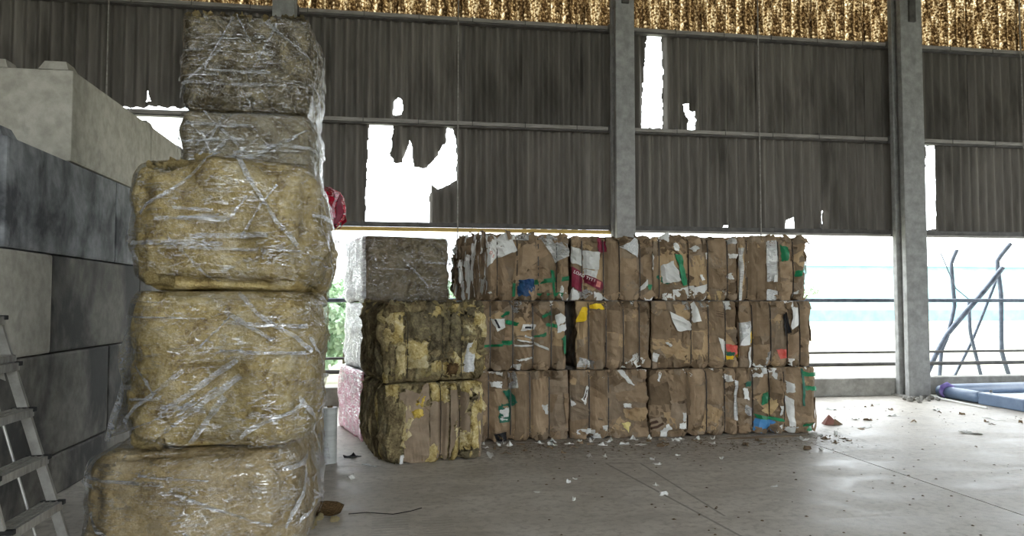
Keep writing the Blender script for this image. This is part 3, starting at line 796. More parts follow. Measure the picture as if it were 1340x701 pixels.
wr_ = tag(empty('wall_right', (18.2, 0, 0)), 'dark corrugated end wall with an open bay, far beyond the blue-grey tray', kind='structure')
for a, b, z0, z1 in ((-7.0, 3.0, 0, 9.1), (3.0, 11.4, 4.8, 9.1), (11.4, 11.9, 0, 9.1)):  # bay cut in the unseen end wall to rake light across the cladding
    V, Fc = corr_sheet(a, b, z0, z1, 0, max(8, int((b - a) / PITCH * 4)), 2); mesh_obj('cladding', [(v[1], v[0], v[2]) for v in V], Fc, MATS['sheet'], wr_)
wf = tag(empty('wall_front', (0, -6.9, 0)), 'front wall with two wide open vehicle doorways', kind='structure')
HD = 6.6                                                     # unseen doorways and pier, sized and placed to shape the daylight
for a, b, z0, z1 in ((-10.2, -9.8, 0, 9.1), (-9.8, -6.2, HD, 9.1), (-6.2, -1.2, 0, 9.1), (-1.2, 7.4, HD, 9.1), (7.4, 18.2, 0, 9.1)):
    V, Fc = corr_sheet(a, b, z0, z1, 0, int((b - a) / PITCH * 4), 2); mesh_obj('cladding', V, Fc, MATS['sheet'], wf)

# ------------------------------------------------------------------ concrete block wall
BX = -2.75
def block(y0, y1, z0, z1, mt, label, x_right=BX, w=0.8, studs=False):
    r = tag(empty('concrete_block', (x_right - w / 2, (y0 + y1) / 2, z0)), label, 'concrete block', 'stacked concrete blocks')
    L = y1 - y0; h = z1 - z0
    V, Fc = box_geo(-w / 2, w / 2, -L / 2 + 0.006, L / 2 - 0.006, 0.004, h - 0.004, 0.022)
    mesh_obj('body', V, Fc, MATS[mt], r)
    if studs:
        for sx_ in (-0.24, 0.24):
            for sy in np.linspace(-L / 2 + 0.125, L / 2 - 0.3, 4)[:1]:
                a, t, hh = 0.12, 0.085, 0.075
                V = [(sx_ - a, sy - a, h - 0.005), (sx_ + a, sy - a, h - 0.005), (sx_ + a, sy + a, h - 0.005), (sx_ - a, sy + a, h - 0.005),
                     (sx_ - t, sy - t, h + hh), (sx_ + t, sy - t, h + hh), (sx_ + t, sy + t, h + hh), (sx_ - t, sy + t, h + hh)]
                mesh_obj('stud', V, [(4, 5, 6, 7), (0, 1, 5, 4), (1, 2, 6, 5), (2, 3, 7, 6), (3, 0, 4, 7)], MATS[mt], r)
    return r
Z = [0, 0.345, 1.18, 1.985, 2.80, 3.60]
block(6.82, 8.92, Z[4], Z[5], 'block_clean', 'pale clean concrete block on the top course with its end face showing', studs=True)
block(8.92, 11.02, Z[4], Z[5], 'block_clean', 'pale concrete block on the top course beside the back wall', studs=True)
block(5.77, 7.90, Z[3], Z[4], 'block_mottled', 'mottled grey concrete block right under the pale end block', studs=True)
block(7.90, 10.0, Z[3], Z[4], 'block_mottled', 'dark mottled concrete block of the fourth course, behind the first mottled one')
block(4.45, 6.55, Z[2], Z[3], 'block_clean', 'stained grey concrete block of the middle course beside the ladder')
block(6.55, 8.65, Z[2], Z[3], 'block_damp', 'damp dark concrete block of the middle course facing the wool bales')
block(8.65, 10.75, Z[2], Z[3], 'block_damp', 'damp dark concrete block of the middle course hidden behind the wool bales')
block(3.6, 5.70, Z[1], Z[2], 'block_damp', 'damp concrete block of the second course behind the ladder treads')
block(5.70, 7.80, Z[1], Z[2], 'block_damp', 'damp concrete block of the second course with a large wet stain')
block(7.80, 9.90, Z[1], Z[2], 'block_damp', 'damp concrete block of the second course behind the wool bales')
for q, (ya, yb) in enumerate(((-0.55, 1.5), (1.5, 3.6))):  # unseen blocks added to shade the lower left corner
    block(ya, yb, Z[0], Z[1], 'block_damp', ['low base block where the block wall begins', 'low base block next to the one where the block wall begins'][q])
    block(ya, yb, Z[1], Z[2], 'block_damp', ['second-course block where the block wall begins', 'second-course block next to the one where the block wall begins'][q])
    block(ya + 0.85, yb + 0.85, Z[2], Z[3], 'block_clean', ['middle-course block where the block wall begins', 'middle-course block next to the ladder end of the block wall'][q])
block(3.6, 6.60, Z[0], Z[1], 'block_damp', 'low base block under the ladder end of the block wall')
block(6.60, 9.60, Z[0], Z[1], 'block_damp', 'low base block under the far end of the block wall')

# ------------------------------------------------------------------ bale surfaces
class Bale:
    """A pressed bale: local origin at the base centre, x across, y into depth, z up."""
    def __init__(s, w, d, h, seed, r=0.07, bulge=0.03, wires=(), groove=0.03, amp=0.012, nscale=5.0, gsig=0.035):
        s.w, s.d, s.h, s.seed, s.r = w, d, h, seed, r
        s.bulge, s.wires, s.groove, s.amp, s.nscale, s.gsig = bulge, list(wires), groove, amp, nscale, gsig
        s.box = None; s.creases = []; s.slant = None
    def surf(s, P, fine=1.0):
        P = np.asarray(P, float)
        c = np.array([0, 0, s.h / 2]); half = np.array([s.w / 2, s.d / 2, s.h / 2])
        q = np.clip(P - c, -(half - s.r), half - s.r)
        v = P - c - q
        n = v / (np.linalg.norm(v, axis=1, keepdims=True) + 1e-9)
        pos = c + q + n * s.r
        t = (P - c) / half
        m = np.abs(n)
        # pillow: largest at the middle of each face; kept flat on top and underneath so that bales stack
        pil = (1 - t[:, 0] ** 4) * m[:, 1] * (1 - t[:, 2] ** 4) + (1 - t[:, 1] ** 4) * m[:, 0] * (1 - t[:, 2] ** 4)
        dsp = s.bulge * pil
        gr = np.zeros(len(P))
        for wx in s.wires:
            gr = np.maximum(gr, np.exp(-((P[:, 0] - wx) / s.gsig) ** 2))
        gr = gr * np.clip(1.4 - 1.4 * m[:, 0], 0, 1) * np.where(m[:, 2] > 0.8, 0.35, 1)
        dsp = dsp - s.groove * gr
        flat = np.where(m[:, 2] > 0.8, 0.3, 1.0)
        for (ax, az, wl, ph, am, cx, cz, rad) in s.creases:
            u = ((P[:, 0] + P[:, 1] * 0.8) * ax + P[:, 2] * az) / wl + ph
            dsp = dsp + fine * am * (np.abs((u % 1.0) - 0.5) * 2 - 0.5) * flat * (1 - gr) * np.exp(-(((P[:, 0] + P[:, 1] * 0.8 + s.d * 0.4 - cx) ** 2 + (P[:, 2] - cz) ** 2) / rad ** 2))
        dsp = dsp + fine * s.amp * flat * (1 - gr * 0.7) * fbm(P, s.nscale, 3, s.seed)
        pos = pos + n * dsp[:, None]
        if s.slant is not None:
            pos[:, 1] += s.slant[1] * np.maximum(0, s.slant[0] - pos[:, 0]) * np.clip(0.5 - P[:, 1] / s.d, 0, 1)
        return pos, n, gr

def box_grid(w, d, h, res):
    key = {}; V = []; Fc = []
    def vid(p):
        k = tuple(np.round(p, 5))
        if k not in key: key[k] = len(V); V.append(k)
        return key[k]
    nx, ny, nz = max(2, round(w / res)), max(2, round(d / res)), max(2, round(h / res))
    X = np.linspace(-w / 2, w / 2, nx + 1); Y = np.linspace(-d / 2, d / 2, ny + 1); ZZ = np.linspace(0, h, nz + 1)
    def face(A, B, f, flip):
        ids = [[vid(f(a, b)) for b in B] for a in A]
        for i in range(len(A) - 1):
            for j in range(len(B) - 1):
                q = (ids[i][j], ids[i + 1][j], ids[i + 1][j + 1], ids[i][j + 1])
                Fc.append(q[::-1] if flip else q)
    face(X, ZZ, lambda a, b: (a, -d / 2, b), False); face(X, ZZ, lambda a, b: (a, d / 2, b), True)
    face(Y, ZZ, lambda a, b: (w / 2, a, b), False); face(Y, ZZ, lambda a, b: (-w / 2, a, b), True)
    face(X, Y, lambda a, b: (a, b, h), False); face(X, Y, lambda a, b: (a, b, 0), True)
    return np.array(V), Fc

def wrapP(bale, A, Bz, face):
    """unrolled face coordinates -> point on the box; runs over an edge onto the next face"""
    w, d, h = bale.w, bale.d, bale.h
    if face == 'front':
        x = np.clip(A, -w / 2, w / 2); over = np.abs(A) - w / 2
        y = np.full(A.shape, -d / 2); y = np.where(over > 0, -d / 2 + over, y)
        z = Bz.copy(); up = z - h; y = np.where(up > 0, np.maximum(y, -d / 2 + up), y); z = np.minimum(z, h)
        z = np.maximum(z, 0.0)
    elif face in ('left', 'right'):
        sg = -1 if face == 'left' else 1
        y = np.clip(A, -d / 2, d / 2); x = np.full(A.shape, sg * w / 2)
        z = Bz.copy(); up = z - h; x = np.where(up > 0, sg * (w / 2 - up), x); z = np.clip(z, 0, h)
    else:                                                           # top
        x = np.clip(A, -w / 2, w / 2); y = np.clip(Bz, -d / 2, d / 2); z = np.full(A.shape, h)
    return np.stack([x, y, z], 1)

def piece(parent, bale, name, quad, mt, off=0.012, crease=0.01, curl=0.0, n=6, thick=0.004, face='front', rag=0.006, rs=None, fine=1.0, pinch=0.85, lump=0.0, box=None):
    R = rs or rng
    s = np.linspace(0, 1, n + 1); S, T = np.meshgrid(s, s)
    Q = np.array(quad, float)
    A = (1 - S) * (1 - T) * Q[0, 0] + S * (1 - T) * Q[1, 0] + S * T * Q[2, 0] + (1 - S) * T * Q[3, 0]
    Bz = (1 - S) * (1 - T) * Q[0, 1] + S * (1 - T) * Q[1, 1] + S * T * Q[2, 1] + (1 - S) * T * Q[3, 1]
    edge = ((S == 0) | (S == 1) | (T == 0) | (T == 1))
    sd = R.randrange(1 << 20)
    g = np.random.default_rng(sd)
    A = A + edge * g.normal(0, rag, A.shape); Bz = Bz + edge * g.normal(0, rag, A.shape)
    A, Bz = A.ravel(), Bz.ravel()
    P = wrapP(bale, A, Bz, face)
    pos, nrm, gr = bale.surf(P, fine)
    dsp = np.full(A.shape, off)
    for k in range(R.choice((1, 2, 2, 3))):
        an = R.uniform(0, math.pi); wl = R.uniform(0.08, 0.3); ph = R.uniform(0, 1)
        u = ((A * math.cos(an) + Bz * math.sin(an)) / wl + ph) % 1.0
        dsp = dsp + crease * R.uniform(0.4, 1.0) * (np.abs(u - 0.5) * 2)
    if lump:
        L3 = np.stack([A, Bz, np.full(A.shape, sd * 0.001)], 1)
        dsp = dsp + lump * (fbm(L3, 14, 3, sd % 97) + 0.4) * (1 - 0.6 * edge.ravel())
    if curl:
        cs = R.choice((0, 1, 2, 3)); St, Tt = S.ravel(), T.ravel()
        t = [St * Tt, (1 - St) * Tt, St * (1 - Tt), (1 - St) * (1 - Tt)][cs]
        dsp = dsp + curl * t ** 1.6
    dsp = dsp * (1 - pinch * gr) + 0.002
    top = pos + nrm * dsp[:, None]; bot = top - nrm * thick
    for q in (top, bot):
        q[:, 2] = np.maximum(q[:, 2], 0.005)
        if bale.box is not None:
            q[:, 0] = np.clip(q[:, 0], bale.box[0], bale.box[1]); q[:, 2] = np.minimum(q[:, 2], bale.box[2])
    bot = bot - nrm * 0.0004
    W = n + 1; N = W * W
    Fc = []
    for j in range(n):
        for i in range(n):
            a, b, c, d = j * W + i, j * W + i + 1, (j + 1) * W + i + 1, (j + 1) * W + i
            Fc.append((a, d, c, b)); Fc.append((a + N, b + N, c + N, d + N))
    for i in range(n):
        for a, b in ((i, i + 1), ((n * W) + i + 1, n * W + i), ((i + 1) * W, i * W), (i * W + n, (i + 1) * W + n)):
            Fc.append((a, b, b + N, a + N))
    return mesh_obj(name, np.concatenate([top, bot]), Fc, MATS[mt], parent, smooth=bool(lump))

def bale_wires(parent, bale, mt='wire', r=0.007):
    for wx in bale.wires:
        zs = np.linspace(0.02, bale.h, 14); ys = np.linspace(-bale.d / 2, bale.d / 2, 10)[1:-1]
        P = [(wx, -bale.d / 2, z) for z in zs] + [(wx, y, bale.h) for y in ys] + [(wx, bale.d / 2, z) for z in zs[::-1]]
        pos, nrm, gr = bale.surf(np.array(P))
        pts = [p + n_ * 0.016 for p, n_ in zip(pos, nrm)]
        if bale.box is not None: pts = [(p[0], p[1], min(p[2], bale.box[2] - 0.005)) for p in pts]
        V, Fc = tube_geo([tuple(p) for p in pts], r, 5)
        mesh_obj('baling_wire', V, Fc, MATS[mt], parent)

NAMES = {'white': 'paper_sheet', 'newsprint': 'newspaper_sheet', 'greyboard': 'grey_board', 'green': 'green_tape', 'greendark': 'green_tape', 'navy': 'printed_label', 'blue': 'blue_plastic', 'maroon': 'maroon_carton',
         'red': 'printed_packet', 'yellow': 'yellow_card', 'paleyellow': 'yellow_card', 'black': 'dark_print', 'print': 'dark_print', 'film': 'plastic_film', 'bagfilm': 'plastic_film', 'tan': 'cardboard_sheet'}
def rot_quad(cx, cz, a, b, th, jit=0.12):
    q = []
    for sx_, sz in ((-1, 1), (1, 1), (1, -1), (-1, -1)):
        x = sx_ * a / 2 * (1 + rng.uniform(-jit, jit)); z = sz * b / 2 * (1 + rng.uniform(-jit, jit))
        q.append((cx + x * math.cos(th) - z * math.sin(th), cz + x * math.sin(th) + z * math.cos(th)))
    return q
def text_mesh(body, size):
    cu = bpy.data.curves.new('lettering', 'FONT'); cu.body = body; cu.size = size; cu.extrude = 0.0006; cu.align_x = 'CENTER'; cu.align_y = 'CENTER'; cu.resolution_u = 2
    ob = bpy.data.objects.new('lettering', cu); COL.objects.link(ob)
    bpy.context.view_layer.update()
    me = bpy.data.meshes.new_from_object(ob.evaluated_get(bpy.context.evaluated_depsgraph_get()))
    bpy.data.objects.remove(ob); bpy.data.curves.remove(cu)
    return me

CARD_LABELS = {
 'c1t': 'cardboard bale with a dark blue label and green tape cross, on a top tier',
 'c2t': 'cardboard bale with maroon lettered carton and pale grey board, on a top tier',
 'c3t': 'cardboard bale with a white label beside a green strip, on a top tier',
 'c4t': 'smooth film-covered cardboard bale with small white labels, on the open end of the top tier',
 'c1m': 'cardboard bale criss-crossed by many green tape strips and white paper edges, in the middle tier',
 'c2m': 'plain brown cardboard bale with a bright yellow card at its upper corner, middle tier',
 'c3m': 'cardboard bale with a red and yellow magazine poking out, middle tier',
 'c4m': 'cardboard bale with a red ball-like packet and grey plastic, open end of the middle tier',
 'c1b': 'cardboard bale on the floor with a white card framed in green, beside the yellow wool',
 'c2b': 'cardboard bale on the floor with a big torn folded flap and lettered white stick',
 'c3b': 'cardboard bale on the floor with a long tan board leaning at its foot',
 'c4b': 'cardboard bale on the floor with a blue plastic patch and green tape',
}
DEPTH = 1.15
for bi, (key, (dims, wires, feats)) in enumerate(CARD.items()):
    x0, x1, z0, z1 = dims
    w, h = x1 - x0 - 0.02, z1 - z0
    yj = {'c1m': 0.03, 'c2m': 0.02, 'c3b': -0.02, 'c1t': -0.02, 'c2t': -0.03}.get(key, 0.0)
    root = tag(empty('cardboard_bale', ((x0 + x1) / 2, 8.51 + yj + DEPTH / 2, z0)), CARD_LABELS[key], 'bale', 'cardboard bales stacked three high')
    bl = Bale(w, DEPTH, h, 31 + bi, r=0.06, bulge=0.03, wires=wires, groove=0.035, amp=0.02, nscale=6.0)
    bl.box = (-w / 2 - (0.2 if key[1] == '1' else 0.006), w / 2 + (0.2 if key[1] == '4' else 0.006), h - 0.002 if key[2] != 't' else h + 0.1)
    for q in range(26):
        an = rng.uniform(0, math.pi)
        bl.creases.append((math.cos(an), math.sin(an), rng.uniform(0.06, 0.18), rng.random(), rng.uniform(0.02, 0.045), rng.uniform(-w / 2, w / 2), rng.uniform(0, h), rng.uniform(0.08, 0.2)))
    if key == 'c1t': bl.slant = (-0.33, 1.7)
    V, Fc = box_grid(w, DEPTH, h, 0.05)
    pos, _, _ = bl.surf(V, 1.3); pos = pos * np.array([0.965, 0.975, 1.0]); pos[:, 0] = np.clip(pos[:, 0], bl.box[0], bl.box[1]); pos[:, 2] = np.clip(pos[:, 2], 0.002, min(h, bl.box[2]) - 0.001)
    mesh_obj('compressed_core', pos, Fc, MATS['cardcore'], root)
    # base panels between the wires
    xs = [-w / 2 - 0.02] + sorted(wires) + [w / 2 + 0.02]
    for i in range(len(xs) - 1):
        a, b = xs[i], xs[i + 1]
        if b - a < 0.05: continue
        z = h + 0.06
        while z > 0.0:
            hh = rng.uniform(0.22, 0.6)
            mt = rng.choice(['kraft', 'kraft', 'kraft', 'kraftdull', 'kraftdark', 'kraftlight'])
            piece(root, bl, 'cardboard_sheet', rot_quad((a + b) / 2 + rng.uniform(-0.02, 0.02), z - hh / 2, (b - a) * rng.uniform(1.0, 1.25), hh * 1.25, rng.uniform(-0.12, 0.12)), mt, 0.003 + 0.010 * rng.random(), 0.004, rng.uniform(0, 0.012), 10)
            z -= hh * 0.95
    # crumpled mid-size sheets, many more near the bale's top and bottom seam
    for k in range(int(26 * w)):
        cx = rng.uniform(-w / 2, w / 2); cz = rng.choice((rng.uniform(0.02, h), h - abs(rng.gauss(0, 0.08)), abs(rng.gauss(0, 0.08)) + 0.02))
        mt = rng.choices(['kraft', 'kraftdull', 'kraftdark', 'kraftlight', 'white', 'greendark'], [8, 4, 4, 2, 0.9, 0.2])[0]
        nm = NAMES.get(mt, 'cardboard_sheet')
        piece(root, bl, nm, rot_quad(cx, cz, rng.uniform(0.07, 0.2), rng.uniform(0.08, 0.26), rng.uniform(-1.3, 1.3), 0.35), mt, 0.016 + 0.010 * rng.random(), 0.004, rng.uniform(0.0, 0.03), 7)
    # the features that the bale is known by
    for f in feats:
        mt = f[0]; q = [(f[1 + 2 * i], f[2 + 2 * i]) for i in range(4)]
        if mt == 'film': mt = 'bagfilm'
        small = mt in ('print', 'black')
        big = mt.startswith('kraft') or mt == 'tan'
        o = piece(root, bl, NAMES.get(mt, 'cardboard_sheet'), q, mt, 0.056 if small else (rng.uniform(0.028, 0.033) if big else rng.uniform(0.044, 0.050)), 0.0 if small else (0.003 if big else 0.002), 0 if small else rng.uniform(0, 0.03), 8 if big else 6, 0.003, rag=0.001 if small else 0.004)
    # upper edge flaps and scraps in the seams
    for k in range(int(24 * w)):
        cx = rng.uniform(-w / 2, w / 2)
        mt = rng.choices(['kraft', 'kraftdull', 'kraftdark', 'white', 'bagfilm'], [6, 4, 4, 1.7, 0.6])[0]
        lo = rng.random() < 0.5
        piece(root, bl, NAMES.get(mt, 'cardboard_sheet'), rot_quad(cx, (0.05 if lo else h - 0.03) + rng.uniform(-0.03, 0.03), rng.uniform(0.05, 0.17), rng.uniform(0.04, 0.13), rng.uniform(-0.7, 0.7), 0.45), mt, rng.uniform(0.012, 0.03), 0.022, rng.uniform(0.01, 0.075), 5)
    if key == 'c1t':
        for k in range(58):
            mt = rng.choices(['kraftdark', 'kraft', 'white', 'kraftdull', 'greyboard'], [4, 2.5, 4, 2, 2])[0]
            piece(root, bl, 'sheet_edge', rot_quad(rng.uniform(-w / 2 - 0.03, -0.36), rng.uniform(0.06, h), rng.uniform(0.008, 0.028), rng.uniform(0.12, 0.45), rng.gauss(0, 0.07), 0.3), mt, rng.uniform(0.03, 0.06), 0.008, rng.uniform(0, 0.05), 5)
    # sheet edges seen on the side faces
    for side, count in (('left', 62 if key[1] == '1' else 0), ('right', 26 if key[1] == '4' else 0)):
        for k in range(count):
            cy = rng.uniform(-DEPTH / 2 + 0.01, DEPTH / 2) if side == 'right' else -DEPTH / 2 + 0.02 + abs(rng.gauss(0, 0.55)) % DEPTH
            L = rng.uniform(0.15, 0.5)
            mt = rng.choices(['kraftdark', 'kraft', 'white', 'kraftdull', 'greyboard'], [4, 3, 3.2, 3, 1])[0]
            piece(root, bl, 'sheet_edge', rot_quad(cy, rng.uniform(0.1, h), rng.uniform(0.02, 0.06), L, rng.gauss(0, 0.12), 0.3), mt, rng.uniform(0.005, 0.03), 0.012, rng.uniform(0, 0.05), 4, face=side)
    for k in range(int(10 * w)):
        if key[2] != 't': break
        mt = rng.choice(['kraft', 'kraftdull', 'kraftdark'])
        piece(root, bl, 'cardboard_sheet', rot_quad(rng.uniform(-w / 2, w / 2), rng.uniform(-DEPTH / 2, DEPTH / 2), rng.uniform(0.15, 0.4), rng.uniform(0.15, 0.4), rng.uniform(-1, 1), 0.2), mt, rng.uniform(0.0, 0.012), 0.01, rng.uniform(0, 0.02), 4, face='top')
    bale_wires(root, bl)
    # lettering
    def letters(body, size, x, z, rz, mt, y=-DEPTH / 2 - 0.088):
        me = text_mesh(body, size); me.materials.append(MATS[mt])
        sheet = min((c for c in root.children if c.name.startswith(('maroon_carton' if mt != 'letterred' else 'paper_sheet'))), key=lambda c: sum((Vector(b_) - Vector((x, -DEPTH / 2, z))).length for b_ in c.bound_box))
        data_obj('lettering', me, sheet, (x, y, z), (math.pi / 2, rz, 0))
    if key == 'c2t':
        letters('LOAD', 0.052, -0.430, 0.310, 0.42, 'letterwhite', -DEPTH / 2 - 0.112); letters('TYT !', 0.048, -0.295, 0.250, 0.36, 'letterwhite', -DEPTH / 2 - 0.112)
        piece(root, bl, 'printed_mark', [(-0.215, 0.235), (-0.165, 0.220), (-0.175, 0.155), (-0.225, 0.170)], 'letterpink', 0.068, 0, 0, 3, 0.001, rag=0)
    if key == 'c1t':
        letters('D', 0.05, -0.325, 0.545, 0.5, 'letterred', -DEPTH / 2 - 0.115); letters('S', 0.05, -0.30, 0.508, 0.5, 'letterred', -DEPTH / 2 - 0.115)

# ------------------------------------------------------------------ unwrapped yellow wool bales
ROT = math.radians(14)
def tuft_mesh(seed, mt):
    bm = bmesh.new(); bmesh.ops.create_icosphere(bm, subdivisions=2, radius=1.0)
    P = np.array([v.co[:] for v in bm.verts]); dd = 1 + 0.55 * fbm(P, 1.6, 3, seed)
    for v, k in zip(bm.verts, dd): v.co *= k
    me = bpy.data.meshes.new('wool_tuft'); bm.to_mesh(me); bm.free()
    me.materials.append(MATS[mt]); me.polygons.foreach_set('use_smooth', [True] * len(me.polygons))
    return me
TUFTS = {mt: [tuft_mesh(i + 40, mt) for i in range(3)] for mt in ('woolyellow', 'woolpale', 'woololive', 'wooltan', 'wooldark', 'woolgreybrown')}
def tufts(root, bl, count, mts, zlo=0.0, zhi=1.0, face='front', smin=0.015, smax=0.04, off=0.01, capz=None):
    for k in range(count):
        lim = bl.w / 2 if face == 'front' else bl.d / 2
        A = np.array([rng.uniform(-lim, lim)]); B = np.array([rng.uniform(zlo, zhi) * bl.h])
        pos, n, g = bl.surf(wrapP(bl, A, B, face)); p = pos[0] + n[0] * off
        s = rng.uniform(smin, smax)
        p[2] = max(p[2], s * 2.5)
        if capz is not None: p[2] = min(p[2], bl.h - s * capz)
        data_obj('wool_tuft', rng.choice(TUFTS[rng.choice(mts)]), root, tuple(p), (rng.uniform(0, 6), rng.uniform(0, 6), rng.uniform(0, 6)), (s * rng.uniform(0.8, 1.6), s * rng.uniform(0.6, 1.0), s * rng.uniform(0.6, 1.1)))
FLx, FLy = -0.06, 7.44
for key, z0, h, label in (('low', 0.0, 0.79, 'yellow wool bale on the floor faced with three brown paper panels'), ('up', 0.79, 0.80, 'ragged yellow and grey unwrapped wool bale on top of the paper-faced one')):
    w, d = 1.0, 1.12
    cx = FLx + 0.5 * w * math.cos(ROT) - 0.5 * d * math.sin(ROT); cy = FLy + 0.5 * w * math.sin(ROT) + 0.5 * d * math.cos(ROT)
    root = tag(empty('wool_bale', (cx, cy, z0), ROT), label, 'bale', 'unwrapped wool bales')
    wr = [-0.30, 0.06, 0.27] if key == 'up' else [0.045, 0.245]
    bl = Bale(w, d, h, 71 if key == 'low' else 77, r=0.07, bulge=0.035, wires=wr, groove=0.045, amp=0.035 if key == 'up' else 0.03, nscale=8.0, gsig=0.03)
    bl.box = (-w / 2 - 0.1, w / 2 + 0.1, h - 0.003 if key == 'low' else h + 0.06)
    V, Fc = box_grid(w, d, h, 0.025)
    pos, _, _ = bl.surf(V, 1.0); pos[:, 2] = np.clip(pos[:, 2], 0.003, bl.box[2])
    mesh_obj('wool_core', pos, Fc, MATS['woololive' if key == 'low' else 'woololive'], root, smooth=True)
    NM = {'kraftdull': 'paper_facing', 'white': 'paper_scrap', 'film': 'plastic_film'}
    for k in range(14 if key == 'up' else 10):
        mt = rng.choice(['woolyellow', 'woololive', 'woololive2', 'woolpale', 'woololive'])
        piece(root, bl, 'wool_batt', rot_quad(rng.uniform(-w / 2, w / 2), rng.uniform(0.05, h), rng.uniform(0.1, 0.26), rng.uniform(0.08, 0.26), rng.uniform(-0.6, 0.6), 0.3), mt, 0.004, 0.015, 0.02, 10, 0.02, lump=0.03, pinch=0.9, rag=0.016)
    for f in WOOL[key]:
        mt = f[0]; q = [(f[1 + 2 * i], f[2 + 2 * i]) for i in range(4)]
        if mt.startswith('wool'):
            piece(root, bl, 'wool_batt', q, mt, 0.014, 0.012, 0.02, 12, 0.02, lump=0.036, pinch=0.9, rag=0.014)
        else:
            piece(root, bl, NM.get(mt, 'paper_facing'), q, mt, 0.034, 0.006, 0.015, 9, 0.004, rag=0.004, fine=0.8, pinch=0.8)
    yy = -d / 2 + 0.01                                           # batt edges standing on the left side
    while yy < d / 2:
        t = rng.uniform(0.035, 0.085)
        mt = rng.choice(['wooldark', 'woololive', 'wooldark', 'woololive2', 'wooldark']) if yy > -d / 2 + 0.2 else rng.choice(['woololive', 'woolyellow', 'woololive2'])
        piece(root, bl, 'batt_edge', [(yy, h + 0.01), (yy + t, h + 0.02), (yy + t, 0.0), (yy, 0.0)], mt, rng.uniform(0.0, 0.02), 0.006, 0.0, 10, 0.02, face='left', lump=0.022, rag=0.006)
        yy += t * 0.95
    if key == 'up':
        tufts(root, bl, 70, ['woolyellow', 'woolpale', 'woololive'], 0.90, 1.03, smin=0.015, smax=0.04)
        tufts(root, bl, 60, ['woolyellow', 'woololive', 'woolpale'], 0.0, 0.92, smin=0.012, smax=0.04)
        tufts(root, bl, 26, ['woololive', 'wooldark', 'woolyellow'], 0.85, 1.03, 'left', 0.015, 0.035)
        tufts(root, bl, 16, ['woolpale', 'woolyellow'], 0.0, 0.1, smin=0.02, smax=0.05, off=0.02)
    else:
        tufts(root, bl, 40, ['woolyellow', 'woolpale', 'woololive'], 0.9, 1.0, smin=0.015, smax=0.04, capz=2.6)
        tufts(root, bl, 22, ['woolpale', 'woolyellow'], 0.0, 0.05, smin=0.012, smax=0.03, off=0.012)
        tufts(root, bl, 16, ['woololive', 'wooldark'], 0.88, 1.0, 'left', 0.02, 0.035, capz=2.6)
    bl2 = bl
    bale_wires(root, bl, r=0.004)

